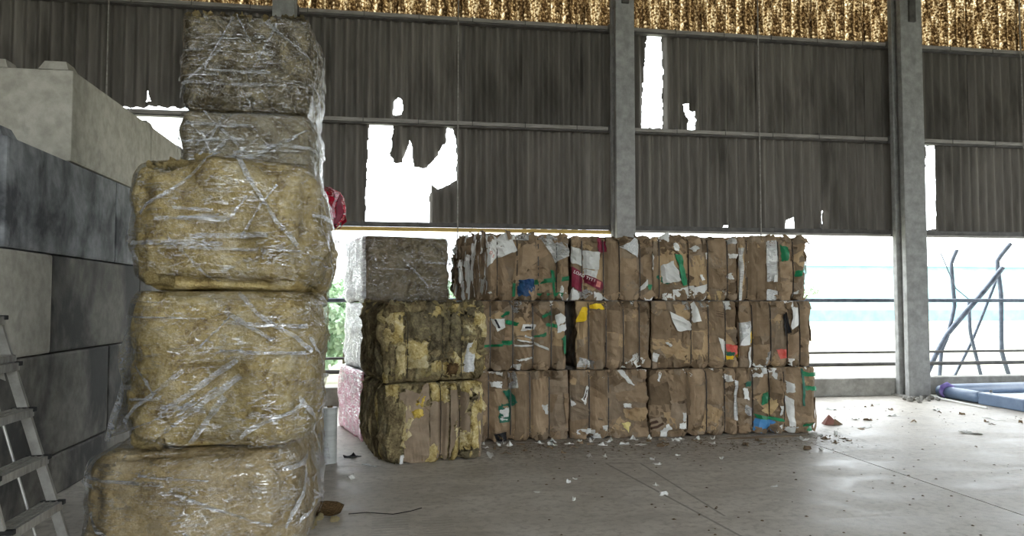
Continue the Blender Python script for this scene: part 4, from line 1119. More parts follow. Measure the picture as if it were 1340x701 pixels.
# ------------------------------------------------------------------ film-wrapped wool bales
def wrapped(name, label, cx, cy, z0, w, d, h, seed, mt, film_mt='filmclear', rz=0.0, r=0.13, amp=0.05, bulge=0.06, ns=3.0, tuft_mt=('wooltan',), ntuft=0, folds=5, side_film=None, group='film-wrapped wool bales', res=0.022, core='wool_core', foff=0.012, rag=1.0, capped=True):
    root = tag(empty(name, (cx, cy, z0), rz), label, 'bale', group)
    bl = Bale(w, d, h, seed, r=r, bulge=bulge, amp=amp, nscale=ns)
    V, Fc = box_grid(w, d, h, res)
    pos, n, _ = bl.surf(V)
    up = np.where(np.abs(n[:, 2]) > 0.8, 0.25, 1.0)
    fine = fbm(V, 16, 3, seed + 3) * 0.014 * rag + np.minimum(fbm(V, 7, 2, seed + 8), 0) * 0.03 * rag
    body = pos + n * (fine * up)[:, None]; body[:, 2] = np.clip(body[:, 2], 0.002, h - 0.004)
    mesh_obj(core, body, Fc, MATS[mt], root, smooth=True)
    # film shell: coarse shape of the bale plus long diagonal gathers
    R = random.Random(seed)
    g = np.zeros(len(V))
    U = V[:, 0] + V[:, 1] * 0.9; Wz = V[:, 2]
    for k in range(folds):
        an = R.choice((R.uniform(0.5, 1.1), R.uniform(-1.1, -0.5), R.uniform(-0.15, 0.15))); ph = R.uniform(-0.5, 0.5); wd = R.uniform(0.012, 0.03)
        dist = (U * math.sin(an) + (Wz - h / 2) * math.cos(an)) - ph * 0.8
        along = U * math.cos(an) - (Wz - h / 2) * math.sin(an)
        g = np.maximum(g, np.exp(-(dist / wd) ** 2) * R.uniform(0.010, 0.022) * np.clip(1 - np.abs(along - R.uniform(-0.3, 0.3)) / 0.55, 0, 1))
    wr = np.abs(fbm(np.stack([U * 3, V[:, 1] * 3, Wz * 16], 1), 1.0, 3, seed + 21)) * 0.010
    off = foff + g + wr + np.abs(fbm(V, 4, 2, seed + 5)) * 0.012
    fpos = pos + n * (off * np.where(np.abs(n[:, 2]) > 0.8, 0.3, 1.0))[:, None]; fpos[:, 2] = np.clip(fpos[:, 2], 0.003, h - 0.002)
    # the bale's underside rests on what carries it, so the film has no bottom sheet
    fo = mesh_obj('plastic_film', fpos, [f for f in Fc if not all(V[i][2] < 1e-4 for i in f)], MATS[film_mt], root, smooth=True)
    if side_film:
        sel = [f for f in Fc if all(V[i][0] < -w / 2 + 1e-4 for i in f)]
        sp = fpos + n * 0.006
        mesh_obj('side_film', sp, sel, MATS[side_film], root, smooth=True)
    for k in range(folds * 3):                                   # gathered bands of film
        fc = R.choice(('front', 'front', 'right', 'left')); th = R.choice((R.uniform(-1.2, -0.4), R.uniform(0.4, 1.2), R.uniform(-0.1, 0.1)))
        lim = (w if fc == 'front' else d) * 0.42; L = R.uniform(0.16, 0.6); cxx = R.uniform(-lim, lim); czz = R.uniform(0.15, 0.85) * h; tw = R.uniform(0.003, 0.014)
        q = []
        for sx_, sz, ww in ((-1, 1, tw), (1, 1, tw * R.uniform(0.05, 2.2)), (1, -1, tw * R.uniform(0.05, 2.2)), (-1, -1, tw)):
            u_, v_ = sz * ww, sx_ * L / 2
            q.append((cxx + v_ * math.cos(th) - u_ * math.sin(th), min(h * 0.97, max(0.03, czz + v_ * math.sin(th) + u_ * math.cos(th)))))
        piece(root, bl, 'film_fold', q, 'filmfold', foff + 0.016, 0.008, 0.006, 7, 0.001, face=fc, rag=0.003, rs=R)
    if ntuft:
        tufts(root, bl, ntuft, list(tuft_mt), 0.0, 0.05, smin=0.015, smax=0.04, off=0.0)
    return root, bl
# tower in front: three bales
wrapped('wrapped_bale', 'sand-coloured wrapped wool bale on the floor, lowest of the front tower', -1.095, 4.86, 0.0, 1.02, 1.18, 0.80, 301, 'woolsand', 'filmclear', amp=0.04, bulge=0.05, folds=8, rag=0.5)
b2, bl_b2 = wrapped('wrapped_bale', 'yellow wrapped wool bale second in the front tower, loose film hanging off its side', -0.965, 4.84, 0.80, 0.88, 1.12, 0.86, 307, 'wooltan', 'filmclear', amp=0.05, bulge=0.045, folds=9, r=0.11)
b3, bl_b3 = wrapped('wrapped_bale', 'lumpy yellow wrapped wool bale on top of the front tower', -0.945, 4.85, 1.66, 0.90, 1.15, 0.74, 311, 'wooltan', 'filmclear', rz=0.02, amp=0.055, bulge=0.06, folds=8, r=0.13, ns=3.4)
for root, bl, n, zl, zh in ((b2, bl_b2, 22, 0.0, 0.08), (b3, bl_b3, 16, 0.0, 0.08), (b3, bl_b3, 12, 0.97, 1.05)):
    for k in range(n):
        A = np.array([rng.uniform(-bl.w / 2, -bl.w / 2 + (0.16 if zl == 0 else 0.4))]); B = np.array([rng.uniform(zl, zh) * bl.h])
        pos, nn, g = bl.surf(wrapP(bl, A, B, 'front')); p = pos[0] + nn[0] * 0.01; s = rng.uniform(0.015, 0.035); p[2] = max(p[2], s * 1.6)
        data_obj('wool_tuft', rng.choice(TUFTS['wooltan']), root, tuple(p), (rng.uniform(0, 6), rng.uniform(0, 6), rng.uniform(0, 6)), (s * 1.3, s, s * 0.9))
# loose film hanging from bale two
def hang_film(name, parent, pts_top, pts_bot, mt, nx=14, nz=24, seed=3, wave=0.02, loc=(0, 0, 0)):
    g = np.linspace(0, 1, nx + 1); t = np.linspace(0, 1, nz + 1); V = []; Fc = []
    T0 = np.array(pts_top, float); B0 = np.array(pts_bot, float)
    def along(Pp, s):
        x = s * (len(Pp) - 1); i = min(int(x), len(Pp) - 2); return Pp[i] + (Pp[i + 1] - Pp[i]) * (x - i)
    for tt in t:
        for s in g:
            p = along(T0, s) * (1 - tt) + along(B0, s) * tt
            nz_ = vnoise(np.array([[s * 5, tt * 2.2, seed]]), seed)[0]; n2 = vnoise(np.array([[s * 4 + 9, tt * 3, seed]]), seed + 2)[0]
            V.append(p + np.array([n2 * wave, nz_ * wave * 1.6, 0]) * (0.25 + 0.75 * math.sin(math.pi * min(1, tt * 1.1))))
    W = nx + 1
    for j in range(nz):
        for i in range(nx): Fc.append((j * W + i, j * W + i + 1, (j + 1) * W + i + 1, (j + 1) * W + i))
    return mesh_obj(name, V, Fc, MATS[mt], parent, smooth=True, loc=loc)
hang_film('loose_film', b2, [(-0.44, -0.50, 0.80), (-0.50, -0.30, 0.78), (-0.46, 0.1, 0.80)], [(-0.56, -0.50, 0.03), (-0.64, -0.30, 0.02), (-0.54, 0.05, 0.05)], 'filmloose', seed=5, wave=0.05)
# second tower behind: five bales
T2x, T2y = -1.18, 6.62
S2 = [(0.0, 0.78, 'woolsand', 'lowest wrapped wool bale of the tall rear tower with a skirt of film', 0.98, 0.0), (0.78, 0.78, 'wooltan', 'second wrapped wool bale of the tall rear tower', 0.98, 0.0), (1.56, 0.80, 'wooltan', 'third wrapped wool bale of the tall rear tower, bulging sideways', 0.98, 0.02),
      (2.36, 0.75, 'woolgrey', 'fourth wrapped bale of the tall rear tower, smooth grey under creased film', 0.97, 0.0), (3.11, 0.79, 'woolmixed', 'topmost wrapped bale of the tall rear tower, brown wool under shiny film', 0.95, 0.0)]
for i, (z0, h, mt, label, w, dx) in enumerate(S2):
    rt, bl_ = wrapped('wrapped_bale', label, T2x + dx, T2y, z0, w, 1.04, h, 340 + i * 7, mt, 'filmclear', r=0.07 if i > 2 else 0.1, amp=0.03 if i > 2 else 0.045, bulge=0.02 if i > 2 else 0.04, folds=9, rag=0.7 if i == 3 else 1.1)
    if i == 0:
        hang_film('film_skirt', rt, [(0.52, -0.50, 0.46), (0.54, -0.1, 0.46), (0.53, 0.4, 0.44)], [(0.55, -0.50, 0.01), (0.60, -0.1, 0.01), (0.56, 0.4, 0.01)], 'film', seed=11, wave=0.035)
    if i == 4:
        tufts(rt, bl_, 40, ['woolgreybrown', 'woololive', 'wooltan'], 0.96, 1.06, smin=0.015, smax=0.035, off=0.0)
        tufts(rt, bl_, 30, ['woolgreybrown', 'woololive'], 0.0, 0.08, smin=0.015, smax=0.035, off=0.0)
# third stack, hidden but for the red film on its top
for i in range(3):
    wrapped('wrapped_bale', ['lowest wrapped wool bale of the stack hidden behind both towers', 'middle wrapped wool bale of the stack hidden behind both towers', 'wrapped wool bale under the red film bundle'][i], -1.26, 7.90, i * 0.78, 0.94, 1.0, 0.78, 391 + i * 5, 'woolgrey', 'filmclear', res=0.05, r=0.09, bulge=0.03)
rb = tag(empty('film_bundle', (-1.12, 7.92, 2.36)), 'crumpled red plastic film bundle lying on the hidden wrapped stack', 'plastic film')
bl_r = Bale(0.94, 0.95, 0.40, 5, r=0.16, bulge=0.06, amp=0.05, nscale=6)
V, Fc = box_grid(0.94, 0.95, 0.40, 0.03); pos, _, _ = bl_r.surf(V)
mesh_obj('crumpled_film', pos, Fc, MATS['filmred'], rb, smooth=False)
for k in range(34):
    fc = rng.choice(('front', 'right', 'right'))
    piece(rb, bl_r, 'film_fold', rot_quad(rng.uniform(-0.45, 0.45), rng.uniform(-0.02, 0.42), rng.uniform(0.03, 0.09), rng.uniform(0.2, 0.42), rng.uniform(-0.25, 0.25), 0.3), rng.choice(['filmred', 'filmred', 'maroon', 'filmpink']), rng.uniform(0.0, 0.03), 0.02, rng.uniform(0.0, 0.04), 5, 0.002, face=fc)

# pink and grey wrapped stack behind the yellow bales
PFx, PFy = -0.345, 8.74
def pinkpos(w, d): return PFx + 0.5 * w * math.cos(ROT) - 0.5 * d * math.sin(ROT), PFy + 0.5 * w * math.sin(ROT) + 0.5 * d * math.cos(ROT)
px, py = pinkpos(1.0, 1.2)
wrapped('wrapped_bale', 'dark maroon bale on the floor with pink-white film down its side', px - 0.02, py, 0.0, 1.02, 1.26, 0.80, 411, 'woolmaroon', 'filmgrey', ROT + 0.03, r=0.06, amp=0.02, bulge=0.02, folds=2, side_film='filmpink', group='bales wrapped in pale film')
wrapped('wrapped_bale', 'dark maroon bale with white film down its side, between pink and grey bales', px + 0.01, py, 0.80, 0.98, 1.2, 0.79, 419, 'woolmaroon', 'filmgrey', ROT, r=0.06, amp=0.02, bulge=0.02, folds=2, side_film='filmmilky', group='bales wrapped in pale film')
wrapped('wrapped_bale', 'grey-brown wrapped bale with white film side, above the ragged yellow wool', px + 0.02, py - 0.02, 1.59, 1.02, 1.22, 0.78, 427, 'woolgreybrown', 'filmgrey', ROT, r=0.07, amp=0.025, bulge=0.02, folds=2, side_film='filmmilky', group='bales wrapped in pale film')

# ------------------------------------------------------------------ step ladder
lad = tag(empty('step_ladder', (-1.56, 3.93, 0)), 'silver aluminium step ladder open beside the front wool tower', 'ladder')
TAN = math.tan(math.radians(16.3)); HT = 2.15; HW0, HW1 = 0.285, 0.19
def lx(z): return -z * TAN
def lw(z): return HW0 + (HW1 - HW0) * z / HT
for sg in (-1, 1):
    V, Fc = [], []
    for z in (0.02, HT):
        for dx, dy in ((-0.028, -0.011), (0.022, -0.011), (0.022, 0.011), (-0.028, 0.011)):
            V.append((lx(z) + dx, sg * lw(z) + dy, z))
    mesh_obj('stile', V, [(0, 1, 5, 4), (1, 2, 6, 5), (2, 3, 7, 6), (3, 0, 4, 7), (0, 3, 2, 1), (4, 5, 6, 7)], MATS['aluminium'], lad)
    V, Fc = box_geo(lx(0) - 0.045, lx(0) + 0.045, sg * HW0 - 0.022, sg * HW0 + 0.022, 0, 0.05, 0.008); mesh_obj('foot', V, Fc, MATS['rubber'], lad)
    V, Fc = tube_geo([(lx(HT) - 0.03, sg * 0.19, HT - 0.05), (lx(HT) - 0.52, sg * 0.27, 0.03)], 0.016, 8); mesh_obj('rear_leg', V, Fc, MATS['aluminium'], lad)
    V, Fc = box_geo(lx(HT) - 0.55, lx(HT) - 0.49, sg * 0.27 - 0.022, sg * 0.27 + 0.022, 0, 0.05, 0.008); mesh_obj('foot', V, Fc, MATS['rubber'], lad)
    V, Fc = tube_geo([(lx(1.27) - 0.10, sg * lw(1.27) * 0.93, 1.24), (lx(0.32) - 0.13, sg * lw(0.3) * 0.93, 0.33)], 0.008, 8); mesh_obj('brace_rod', V, Fc, MATS['aluminium'], lad)
for k, z in enumerate((0.10, 0.335, 0.57, 0.805, 1.05, 1.285, 1.52, 1.755, 1.99)):
    hw = lw(z) - 0.004
    V, Fc = join(box_geo(lx(z) - 0.055, lx(z) + 0.045, -hw, hw, z - 0.008, z + 0.006, 0.003), box_geo(lx(z) + 0.035, lx(z) + 0.048, -hw, hw, z - 0.035, z + 0.006, 0.003), box_geo(lx(z) - 0.055, lx(z) - 0.045, -hw, hw, z - 0.03, z + 0.0, 0.002))
    t = mesh_obj('tread', V, Fc, MATS['aluminium'], lad)
    for q in range(3):
        V, Fc = box_geo(lx(z) - 0.04 + q * 0.03, lx(z) - 0.032 + q * 0.03, -hw + 0.01, hw - 0.01, z + 0.005, z + 0.009); mesh_obj('grip_ridge', V, Fc, MATS['aluminium'], t)
    for sg in (-1, 1):
        V, Fc = box_geo(lx(z) - 0.058, lx(z) + 0.055, sg * hw - 0.016, sg * hw + 0.016, z - 0.012, z + 0.011, 0.004); mesh_obj('end_cap', V, Fc, MATS['rubber'], t)
V, Fc = box_geo(lx(1.27) - 0.26, lx(1.27) + 0.03, -lw(1.27) + 0.01, lw(1.27) - 0.01, 1.295, 1.33, 0.006); mesh_obj('platform', V, Fc, MATS['aluminium'], lad)
V = [(lx(1.25) - 0.02, lw(1.25) - 0.02, 1.20), (lx(1.25) - 0.24, lw(1.25) - 0.02, 1.30), (lx(1.25) - 0.10, lw(1.25) - 0.02, 1.52)]
V = V + [(a, b - 0.008, c) for a, b, c in V]; mesh_obj('gusset', V, [(0, 1, 2), (5, 4, 3), (0, 3, 4, 1), (1, 4, 5, 2), (2, 5, 3, 0)], MATS['aluminium'], lad)
V, Fc = box_geo(lx(HT) - 0.12, lx(HT) + 0.06, -0.22, 0.22, HT - 0.01, HT + 0.03, 0.008); mesh_obj('top_cap', V, Fc, MATS['rubber'], lad)
for z in (0.45, 1.0):
    t = (HT - z) / HT; V, Fc = tube_geo([(lx(HT) - 0.03 - 0.49 * t, -0.26, z), (lx(HT) - 0.03 - 0.49 * t, 0.26, z)], 0.010, 8); mesh_obj('rear_brace', V, Fc, MATS['aluminium'], lad)

# ------------------------------------------------------------------ film roll
roll = tag(empty('film_roll', (-0.63, 7.66, 0)), 'grey-white roll of stretch film standing on end between the bale stacks', 'film roll')
def ring(r0, r1, z0, z1, seg=28):
    V, Fc = [], []
    for r, z in ((r1, z0), (r1, z1), (r0, z1), (r0, z0)):
        for k in range(seg): V.append((r * math.cos(2 * math.pi * k / seg), r * math.sin(2 * math.pi * k / seg), z))
    for q in range(4):
        for k in range(seg): Fc.append((q * seg + k, q * seg + (k + 1) % seg, ((q + 1) % 4) * seg + (k + 1) % seg, ((q + 1) % 4) * seg + k))
    return V, Fc
V, Fc = ring(0.028, 0.073, 0.0, 0.545); mesh_obj('wound_film', V, Fc, MATS['rollwhite'], roll, smooth=False)
V, Fc = ring(0.024, 0.0275, 0.0, 0.56); mesh_obj('core_tube', V, Fc, MATS['rollcore'], roll)
hang_film('loose_end', roll, [(-0.075, -0.02, 0.22), (-0.05, -0.075, 0.24), (0.0, -0.09, 0.2)], [(-0.11, -0.03, 0.005), (-0.08, -0.11, 0.005), (0.01, -0.12, 0.005)], 'film', 6, 8, 4, 0.015)

# ------------------------------------------------------------------ bent poles and tray by the open bay
POLES = [
 ('galvanised pole kinked twice and leaning upright beside the bare column', 0.026, [(10.12, 12.05, 2.54), (10.0, 12.05, 2.29), (10.02, 12.05, 1.87), (10.04, 12.05, 1.52), (9.88, 12.05, 0.97), (9.75, 12.05, 0.7), (9.68, 12.05, 0.0)]),
 ('straight thick galvanised pole slanting across the bent ones', 0.034, [(10.96, 11.95, 2.22), (10.6, 11.95, 1.83), (9.8, 11.95, 1.02), (9.55, 11.95, 0.64), (9.2, 11.95, 0.0)]),
 ('tall galvanised pole with a sharp bend near its top', 0.03, [(11.37, 12.2, 2.68), (11.08, 12.2, 2.35), (11.14, 12.2, 1.74), (11.12, 12.2, 0.67), (11.34, 12.2, 0.0)]),
 ('thin galvanised pole slanting behind the straight thick one', 0.02, [(11.18, 12.3, 2.09), (10.81, 12.3, 1.31), (10.56, 12.3, 0.81), (10.07, 12.3, 0.0)]),
 ('short galvanised pole bent outwards at its foot', 0.024, [(10.38, 12.1, 1.62), (10.39, 12.1, 1.04), (10.65, 12.1, 0.0)]),
]
def smooth_path(P, k=4):
    P = [Vector(p) for p in P]; out = []
    for i in range(len(P) - 1):
        p0, p1, p2, p3 = P[max(i - 1, 0)], P[i], P[i + 1], P[min(i + 2, len(P) - 1)]
        for j in range(k):
            t = j / k
            lin = p1.lerp(p2, t)
            cr = 0.5 * ((2 * p1) + (p2 - p0) * t + (2 * p0 - 5 * p1 + 4 * p2 - p3) * t * t + (3 * p1 - p0 - 3 * p2 + p3) * t ** 3)
            out.append(lin.lerp(cr, 0.35))
    out.append(P[-1]); return out
for label, r, P in POLES:
    base = Vector(P[-1])
    root = tag(empty('bent_pole', tuple(base)), label, 'pole', 'bent metal poles')
    r = r * 1.35
    V, Fc = tube_geo([p - base for p in smooth_path(P)], r, 10); mesh_obj('tube', V, Fc, MATS['galvanised'], root, smooth=True)
    for q in P[1:-1]:
        c = Vector(q) - base; V, Fc = tube_geo([c + Vector((0, -0.001 - r, 0)), c + Vector((0, -r - 0.012, 0))], 0.010, 6); mesh_obj('bolt_head', V, Fc, MATS['steel_painted'], root)
base = Vector((10.26, 12.05, 1.66))
V, Fc = tube_geo([(9.74, 11.985, 2.47), (10.02, 11.985, 1.84), (10.30, 12.0, 1.64), (10.37, 12.03, 1.58)], 0.010, 6)
tag(mesh_obj('wire_stay', V, Fc, MATS['galvanised']), 'thin bent wire hooked between two bent poles', 'wire')

tray = tag(empty('metal_tray', (9.05, 10.45, 0)), 'blue-grey shallow tray with rounded rim lying on the floor by the open bay', 'tray')
V, Fc = tube_geo([(0.02, 0.80, 0.10), (0.04, 0.0, 0.10), (0.06, -0.05, 0.10)], 0.095, 14); mesh_obj('round_rim', V, Fc, MATS['bluegrey_plastic'], tray, smooth=True)
V, Fc = box_geo(-0.03, 0.16, -0.92, -0.06, 0.005, 0.185, 0.02); mesh_obj('side_rail', V, Fc, MATS['bluegrey_plastic'], tray)
V, Fc = tube_geo([(0.02, 0.80, 0.10), (0.30, 0.86, 0.11), (4.3, 0.88, 0.13)], 0.10, 14); mesh_obj('back_rim', V, Fc, MATS['bluegrey_plastic'], tray, smooth=True)
V, Fc = box_geo(0.16, 4.3, -0.92, -0.76, 0.005, 0.16, 0.02); mesh_obj('end_rail', V, Fc, MATS['bluegrey_plastic'], tray)
V, Fc = box_geo(0.10, 4.3, -0.80, 0.80, 0.01, 0.05, 0.01); mesh_obj('base_panel', V, Fc, MATS['palepanel'], tray)
V, Fc = tube_geo([(0.10, -0.18, 0.19), (0.10, -0.18, 0.23)], 0.02, 8); mesh_obj('fixing_bolt', V, Fc, MATS['steel_painted'], tray)
V, Fc = tube_geo([(-0.03, 0.66, 0.02), (-0.09, 0.66, 0.10), (-0.05, 0.66, 0.19), (0.03, 0.66, 0.22), (0.12, 0.66, 0.18), (0.13, 0.66, 0.06)], 0.03, 8, rs=[.02, .035, .045, .05, .04, .02]); mesh_obj('strap', V, Fc, MATS['purplecloth'], tray, smooth=True)
V, Fc = tube_geo([(8.86, 11.28, 0.05), (8.80, 10.9, 0.025), (8.78, 10.3, 0.018), (8.74, 9.9, 0.016)], 0.016, 6)
tag(mesh_obj('white_batten', V, Fc, MATS['white']), 'thin white batten lying on the floor against the tray rim', 'batten')

# ------------------------------------------------------------------ litter on the floor
PLACED = [(5.64, 9.0, 0.2)]
def free_spot(f, r):
    for _ in range(60):
        x, y = f()
        if all((x - p[0]) ** 2 + (y - p[1]) ** 2 > (r + p[2]) ** 2 for p in PLACED): break
    return x, y
def scrap(name, x, y, a, b, mt, label, cat, lift=0.02, group=None):
    if callable(x): x, y = free_spot(x, max(a, b) * 0.72)
    PLACED.append((x, y, max(a, b) * 0.72))
    n = 4; s = np.linspace(-0.5, 0.5, n + 1); V = []; Fc = []
    sd = rng.randrange(9999); th = rng.uniform(0, 6.28) if name != 'cardboard_strip' else 0.06; cx, cy = math.cos(th), math.sin(th)
    for v in s:
        for u in s:
            X, Y = u * a * (1 + 0.25 * math.sin(7 * v + sd)), v * b * (1 + 0.2 * math.sin(5 * u + sd))
            zz = 0.004 + max(0, vnoise(np.array([[u * 2.5, v * 2.5, sd]]), sd)[0]) * lift * 2
            V.append((X * cx - Y * cy, X * cy + Y * cx, zz))
    W = n + 1
    for j in range(n):
        for i in range(n): Fc.append((j * W + i, j * W + i + 1, (j + 1) * W + i + 1, (j + 1) * W + i))
    N = len(V); V = V + [(p[0], p[1], max(0.0005, p[2] - 0.003)) for p in V]; Fc = Fc + [tuple(i + N for i in f[::-1]) for f in Fc]
    per = [i for i in range(n)] + [i * W + n for i in range(n)] + [n * W + n - i for i in range(n)] + [(n - i) * W for i in range(n)]
    for k in range(len(per)):
        a_, b_ = per[k], per[(k + 1) % len(per)]; Fc.append((a_, a_ + N, b_ + N, b_))
    o = mesh_obj(name, V, Fc, MATS[mt], None, loc=(x, y, 0.0))
    return tag(o, label, cat, group)
scrap('cardboard_strip', 4.35, 8.26, 0.9, 0.10, 'kraftdull', 'long flat brown cardboard strip lying at the foot of the blue-patched bale', 'cardboard strip', 0.006)
PLACED[-1:] = [(3.90 + 0.1 * q, 8.26, 0.13) for q in range(10)]
G1 = 'torn scraps along the foot of the cardboard bales'
for k in range(26):
    scrap('paper_scrap', lambda: (0.95 + 4.3 * rng.random(), 8.38 - abs(rng.gauss(0, 0.14))), 0, rng.uniform(0.04, 0.11), rng.uniform(0.03, 0.07), 'white', 'small torn white paper scrap at the foot of the cardboard bales', 'paper scrap', 0.03, G1)
for k in range(22):
    scrap('cardboard_scrap', lambda: (0.95 + 4.4 * rng.random(), 8.35 - abs(rng.gauss(0, 0.3))), 0, rng.uniform(0.05, 0.14), rng.uniform(0.03, 0.08), rng.choice(['kraftdark', 'kraft', 'kraftdull']), 'small torn brown cardboard scrap at the foot of the cardboard bales', 'cardboard scrap', 0.02, 'brown scraps along the foot of the cardboard bales')
for k in range(14):
    scrap('paper_scrap', lambda: (rng.uniform(0.9, 4.6), rng.uniform(5.4, 7.9)), 0, rng.uniform(0.03, 0.09), rng.uniform(0.02, 0.05), 'white', 'small white paper scrap on the open concrete floor before the bales', 'paper scrap', 0.02, 'paper scraps on the open floor')
for x, y, a, b in ((6.93, 8.11, 0.22, 0.12), (8.09, 9.05, 0.24, 0.12), (5.95, 8.7, 0.14, 0.08), (6.4, 10.2, 0.14, 0.08), (7.4, 10.6, 0.12, 0.07), (6.9, 9.5, 0.13, 0.08), (7.9, 9.9, 0.12, 0.07), (6.2, 9.3, 0.10, 0.06)):
    scrap('paper_scrap', x, y, a, b, 'white', 'white paper scrap on the bright floor between the cardboard bales and the bare column', 'paper scrap', 0.015, 'paper scraps on the bright floor')
for k in range(12):
    scrap('cardboard_scrap', lambda: (rng.uniform(5.8, 8.3), rng.uniform(8.6, 10.5)), 0, rng.uniform(0.05, 0.12), rng.uniform(0.03, 0.07), rng.choice(['kraftdark', 'kraft']), 'brown cardboard scrap on the bright floor near the bare column', 'cardboard scrap', 0.02, 'brown scraps on the bright floor')
scrap('black_scrap', -0.42, 7.90, 0.16, 0.10, 'black', 'crumpled black plastic scrap on the floor beside the standing film roll', 'plastic scrap', 0.05)
scrap('paper_scrap', -0.38, 6.95, 0.10, 0.06, 'white', 'lone white paper scrap on the floor between tower and yellow wool', 'paper scrap', 0.02)
scrap('paper_scrap', 1.0, 7.75, 0.26, 0.06, 'white', 'pale flat strip of paper by the corner of the paper-faced wool bale', 'paper scrap', 0.01)
scrap('paper_scrap', -0.22, 7.42, 0.18, 0.05, 'newsprint', 'grey flat paper strip at the front corner of the paper-faced wool bale', 'paper scrap', 0.01)
pmat('red_board', (128, 84, 76), (150, 108, 96), 9, 0.8, 40, 0.1)
# cone-like torn carton near the end bale
cn = tag(empty('torn_carton', (5.62, 9.0, 0)), 'small torn reddish carton standing on the floor past the end of the cardboard row', 'carton scrap')
V = [(-0.09, -0.05, 0.002), (0.10, -0.07, 0.002), (0.11, 0.07, 0.002), (-0.06, 0.08, 0.002), (-0.01, -0.01, 0.13), (0.03, 0.02, 0.11)]
mesh_obj('carton_body', V, [(0, 1, 4), (1, 5, 4), (1, 2, 5), (2, 3, 5), (3, 4, 5), (3, 0, 4), (3, 2, 1, 0)], MATS['red_board'], cn)
V = [(0.02, -0.075, 0.004), (0.16, -0.06, 0.004), (0.15, 0.03, 0.01), (0.06, -0.03, 0.08)]
mesh_obj('carton_flap', V, [(0, 1, 2, 3), (3, 2, 1, 0)], MATS['kraftdark'], cn)
# torn dark wad with wool crumbs at the tower's foot
wd = tag(empty('wool_scrap', (-0.40, 5.75, 0)), 'torn dark brown paper wad with wool crumbs on the floor by the tower', 'wool scrap')
data_obj('paper_wad', tuft_mesh(91, 'woolbrown'), wd, (-0.10, 0.02, 0.05), (0.2, 0.1, 0.4), (0.13, 0.06, 0.055))
for k in range(26):
    s = rng.uniform(0.008, 0.024); data_obj('wool_crumb', rng.choice(TUFTS['woolpale']), wd, (rng.gauss(-0.20, 0.10), rng.gauss(-0.1, 0.12), s * 0.8), (rng.random(), rng.random(), rng.random()), (s, s, s))
V, Fc = tube_geo([(-0.33, 5.78, 0.006), (-0.2, 5.80, 0.006), (0.0, 5.72, 0.006), (0.13, 5.78, 0.006), (0.22, 5.86, 0.005)], 0.0035, 5)
tag(mesh_obj('loose_wire', V, Fc, MATS['wire']), 'thin loose dark wire lying on the floor from the brown wad', 'wire')
# dust and crumbs nobody could count
V, Fc = [], []
for k in range(900):
    if k < 620: x, y = rng.uniform(1.1, 5.3), 8.36 - abs(rng.gauss(0, 0.4))
    elif k < 800: x, y = rng.uniform(1.1, 6.5), rng.uniform(4.0, 8.2)
    else: x, y = rng.uniform(5.2, 8.6), rng.uniform(8.2, 10.5)
    s = rng.uniform(0.004, 0.016)
    if any((x - p[0]) ** 2 + (y - p[1]) ** 2 < (p[2] + 0.02) ** 2 for p in PLACED): continue
    b = len(V); a = rng.uniform(0, 3)
    for t in range(4):
        an = a + t * math.pi / 2; V.append((x + s * math.cos(an) * rng.uniform(0.6, 1.6), y + s * math.sin(an), 0.001))
    V.append((x, y, s * 0.6))
    Fc += [(b, b + 1, b + 4), (b + 1, b + 2, b + 4), (b + 2, b + 3, b + 4), (b + 3, b, b + 4)]
tag(mesh_obj('debris', V, Fc, MATS['debris']), 'fine dark crumbs of cardboard and dirt scattered over the floor', 'debris', kind='stuff')
# rubble at the bare column's foot
for k in range(9):
    o = data_obj('stone', tuft_mesh(200 + k, 'sill'), None, (8.20 + 0.16 * (k % 4) + rng.uniform(-0.02, 0.02), 11.0 - 0.17 * (k // 4), 0.03), (rng.random(), rng.random(), rng.random()), (rng.uniform(0.03, 0.07), rng.uniform(0.03, 0.05), rng.uniform(0.025, 0.035)))
    tag(o, 'small pale lump of rubble at the foot of the bare column', 'rubble', 'rubble at the bare column')

# ------------------------------------------------------------------ outside
V, Fc = box_geo(-120, 160, 11.9, 260, -0.4, -0.02)
V, Fc = join((V, Fc), box_geo(-120, 160, -160, -7.05, -0.4, -0.02), box_geo(18.6, 160, -7.05, 11.9, -0.4, -0.02))
tag(mesh_obj('ground', V, Fc, MATS['ground']), 'pale bright yard outside the open bays', kind='structure')
def foliage_mesh(seed, n, rx, rz, leaf):
    R = random.Random(seed); V, Fc = [], []
    clumps = [(R.gauss(0, rx * 0.45), R.gauss(0, rx * 0.45), R.uniform(0.12, 1) * rz, R.uniform(0.35, 0.75) * rx * 0.6) for _ in range(16)]
    for k in range(n):
        c = R.choice(clumps); u = Vector((R.gauss(0, 1), R.gauss(0, 1), R.gauss(0, 1))).normalized() * c[3] * R.uniform(0.6, 1.0)
        p = Vector(c[:3]) + u; p.z = max(0.05, p.z)
        a = Vector((R.gauss(0, 1), R.gauss(0, 1), R.gauss(0, 1))).normalized() * leaf; b_ = a.cross(Vector((R.random(), R.random(), R.random()))).normalized() * leaf * 0.55
        i = len(V); V += [p - a, p + b_, p + a, p - b_]; Fc.append((i, i + 1, i + 2, i + 3))
    me = bpy.data.meshes.new('foliage'); me.from_pydata([tuple(v) for v in V], [], Fc); me.materials.append(MATS['leaf']); return me
FOL = [foliage_mesh(1, 3000, 1.0, 1.9, 0.10), foliage_mesh(2, 3000, 1.1, 2.3, 0.11)]
TRUNK = None
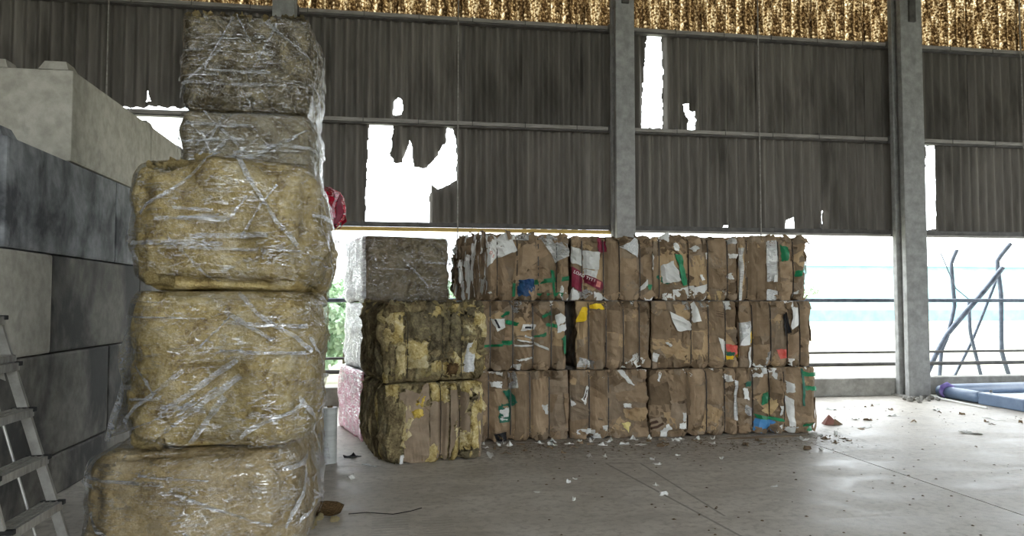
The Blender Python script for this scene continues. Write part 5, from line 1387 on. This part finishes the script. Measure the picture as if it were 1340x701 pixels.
def tree(x, y, k, s, label, cat, group):
    global TRUNK
    r = tag(empty('tree' if k else 'shrub', (x, y, -0.02), rng.uniform(0, 6)), label, cat, group)
    data_obj('foliage', FOL[k], r, (0, 0, 0.1), (0, 0, 0), (s, s, s))
    if TRUNK is None:
        V, Fc = tube_geo([(0, 0, 0), (0.05, 0.02, 1.0), (-0.04, 0.0, 2.4), (0.03, 0.03, 3.6)], 0.12, 8, rs=[0.16, 0.13, 0.09, 0.04])
        o = mesh_obj('trunk', V, Fc, MATS['bark'], r); TRUNK = o.data
    else: o = data_obj('trunk', TRUNK, r)
    o.scale = (s * 0.5, s * 0.5, s * (0.6 if k else 0.45))
for x, y, k, s, lb in ((-4.4, 20, 1, 0.9, 'light green young tree outside the torn cladding behind the block wall'), (-1.9, 18, 0, 0.95, 'light green bush outside, between the wrapped towers and the grey-brown bale'), (-1.6, 22.5, 1, 1.0, 'taller light green tree outside, rising behind the bush past the wrapped towers'), (1.4, 19, 0, 1.0, 'light green bush outside, behind the cardboard row'), (-1.0, 15.6, 0, 0.7, 'small light green bush just outside the guard rail by the pink film bale')):
    tree(x, y, k, s, lb, 'shrub' if k == 0 else 'tree', 'greenery behind the wrapped bales')
for x, y, k, s in ((15, 42, 0, 1.2), (20, 47, 0, 1.1), (25, 44, 0, 1.3), (11, 48, 0, 1.2)):
    tree(x, y, k, s, 'low pale bush far outside past the bare column', 'shrub', 'far bushes past the bare column')
sh = tag(empty('farm_shed', (46, 60, 0)), 'long pale aqua shed far beyond the open bay', 'building')
V, Fc = box_geo(-22, 22, -4, 4, 0.9, 4.6); mesh_obj('cladding', V, Fc, MATS['aqua_cladding'], sh)
V, Fc = box_geo(-22, 22, -4.05, 4.05, -0.02, 0.9); mesh_obj('base_wall', V, Fc, MATS['aqua_base'], sh)
V = [(-22.3, -4.4, 4.55), (22.3, -4.4, 4.55), (22.3, 4.4, 4.55), (-22.3, 4.4, 4.55), (-22.3, 0, 6.3), (22.3, 0, 6.3)]
mesh_obj('roof', V, [(0, 1, 5, 4), (2, 3, 4, 5), (0, 4, 3), (1, 2, 5), (3, 2, 1, 0)], MATS['roofpale'], sh)
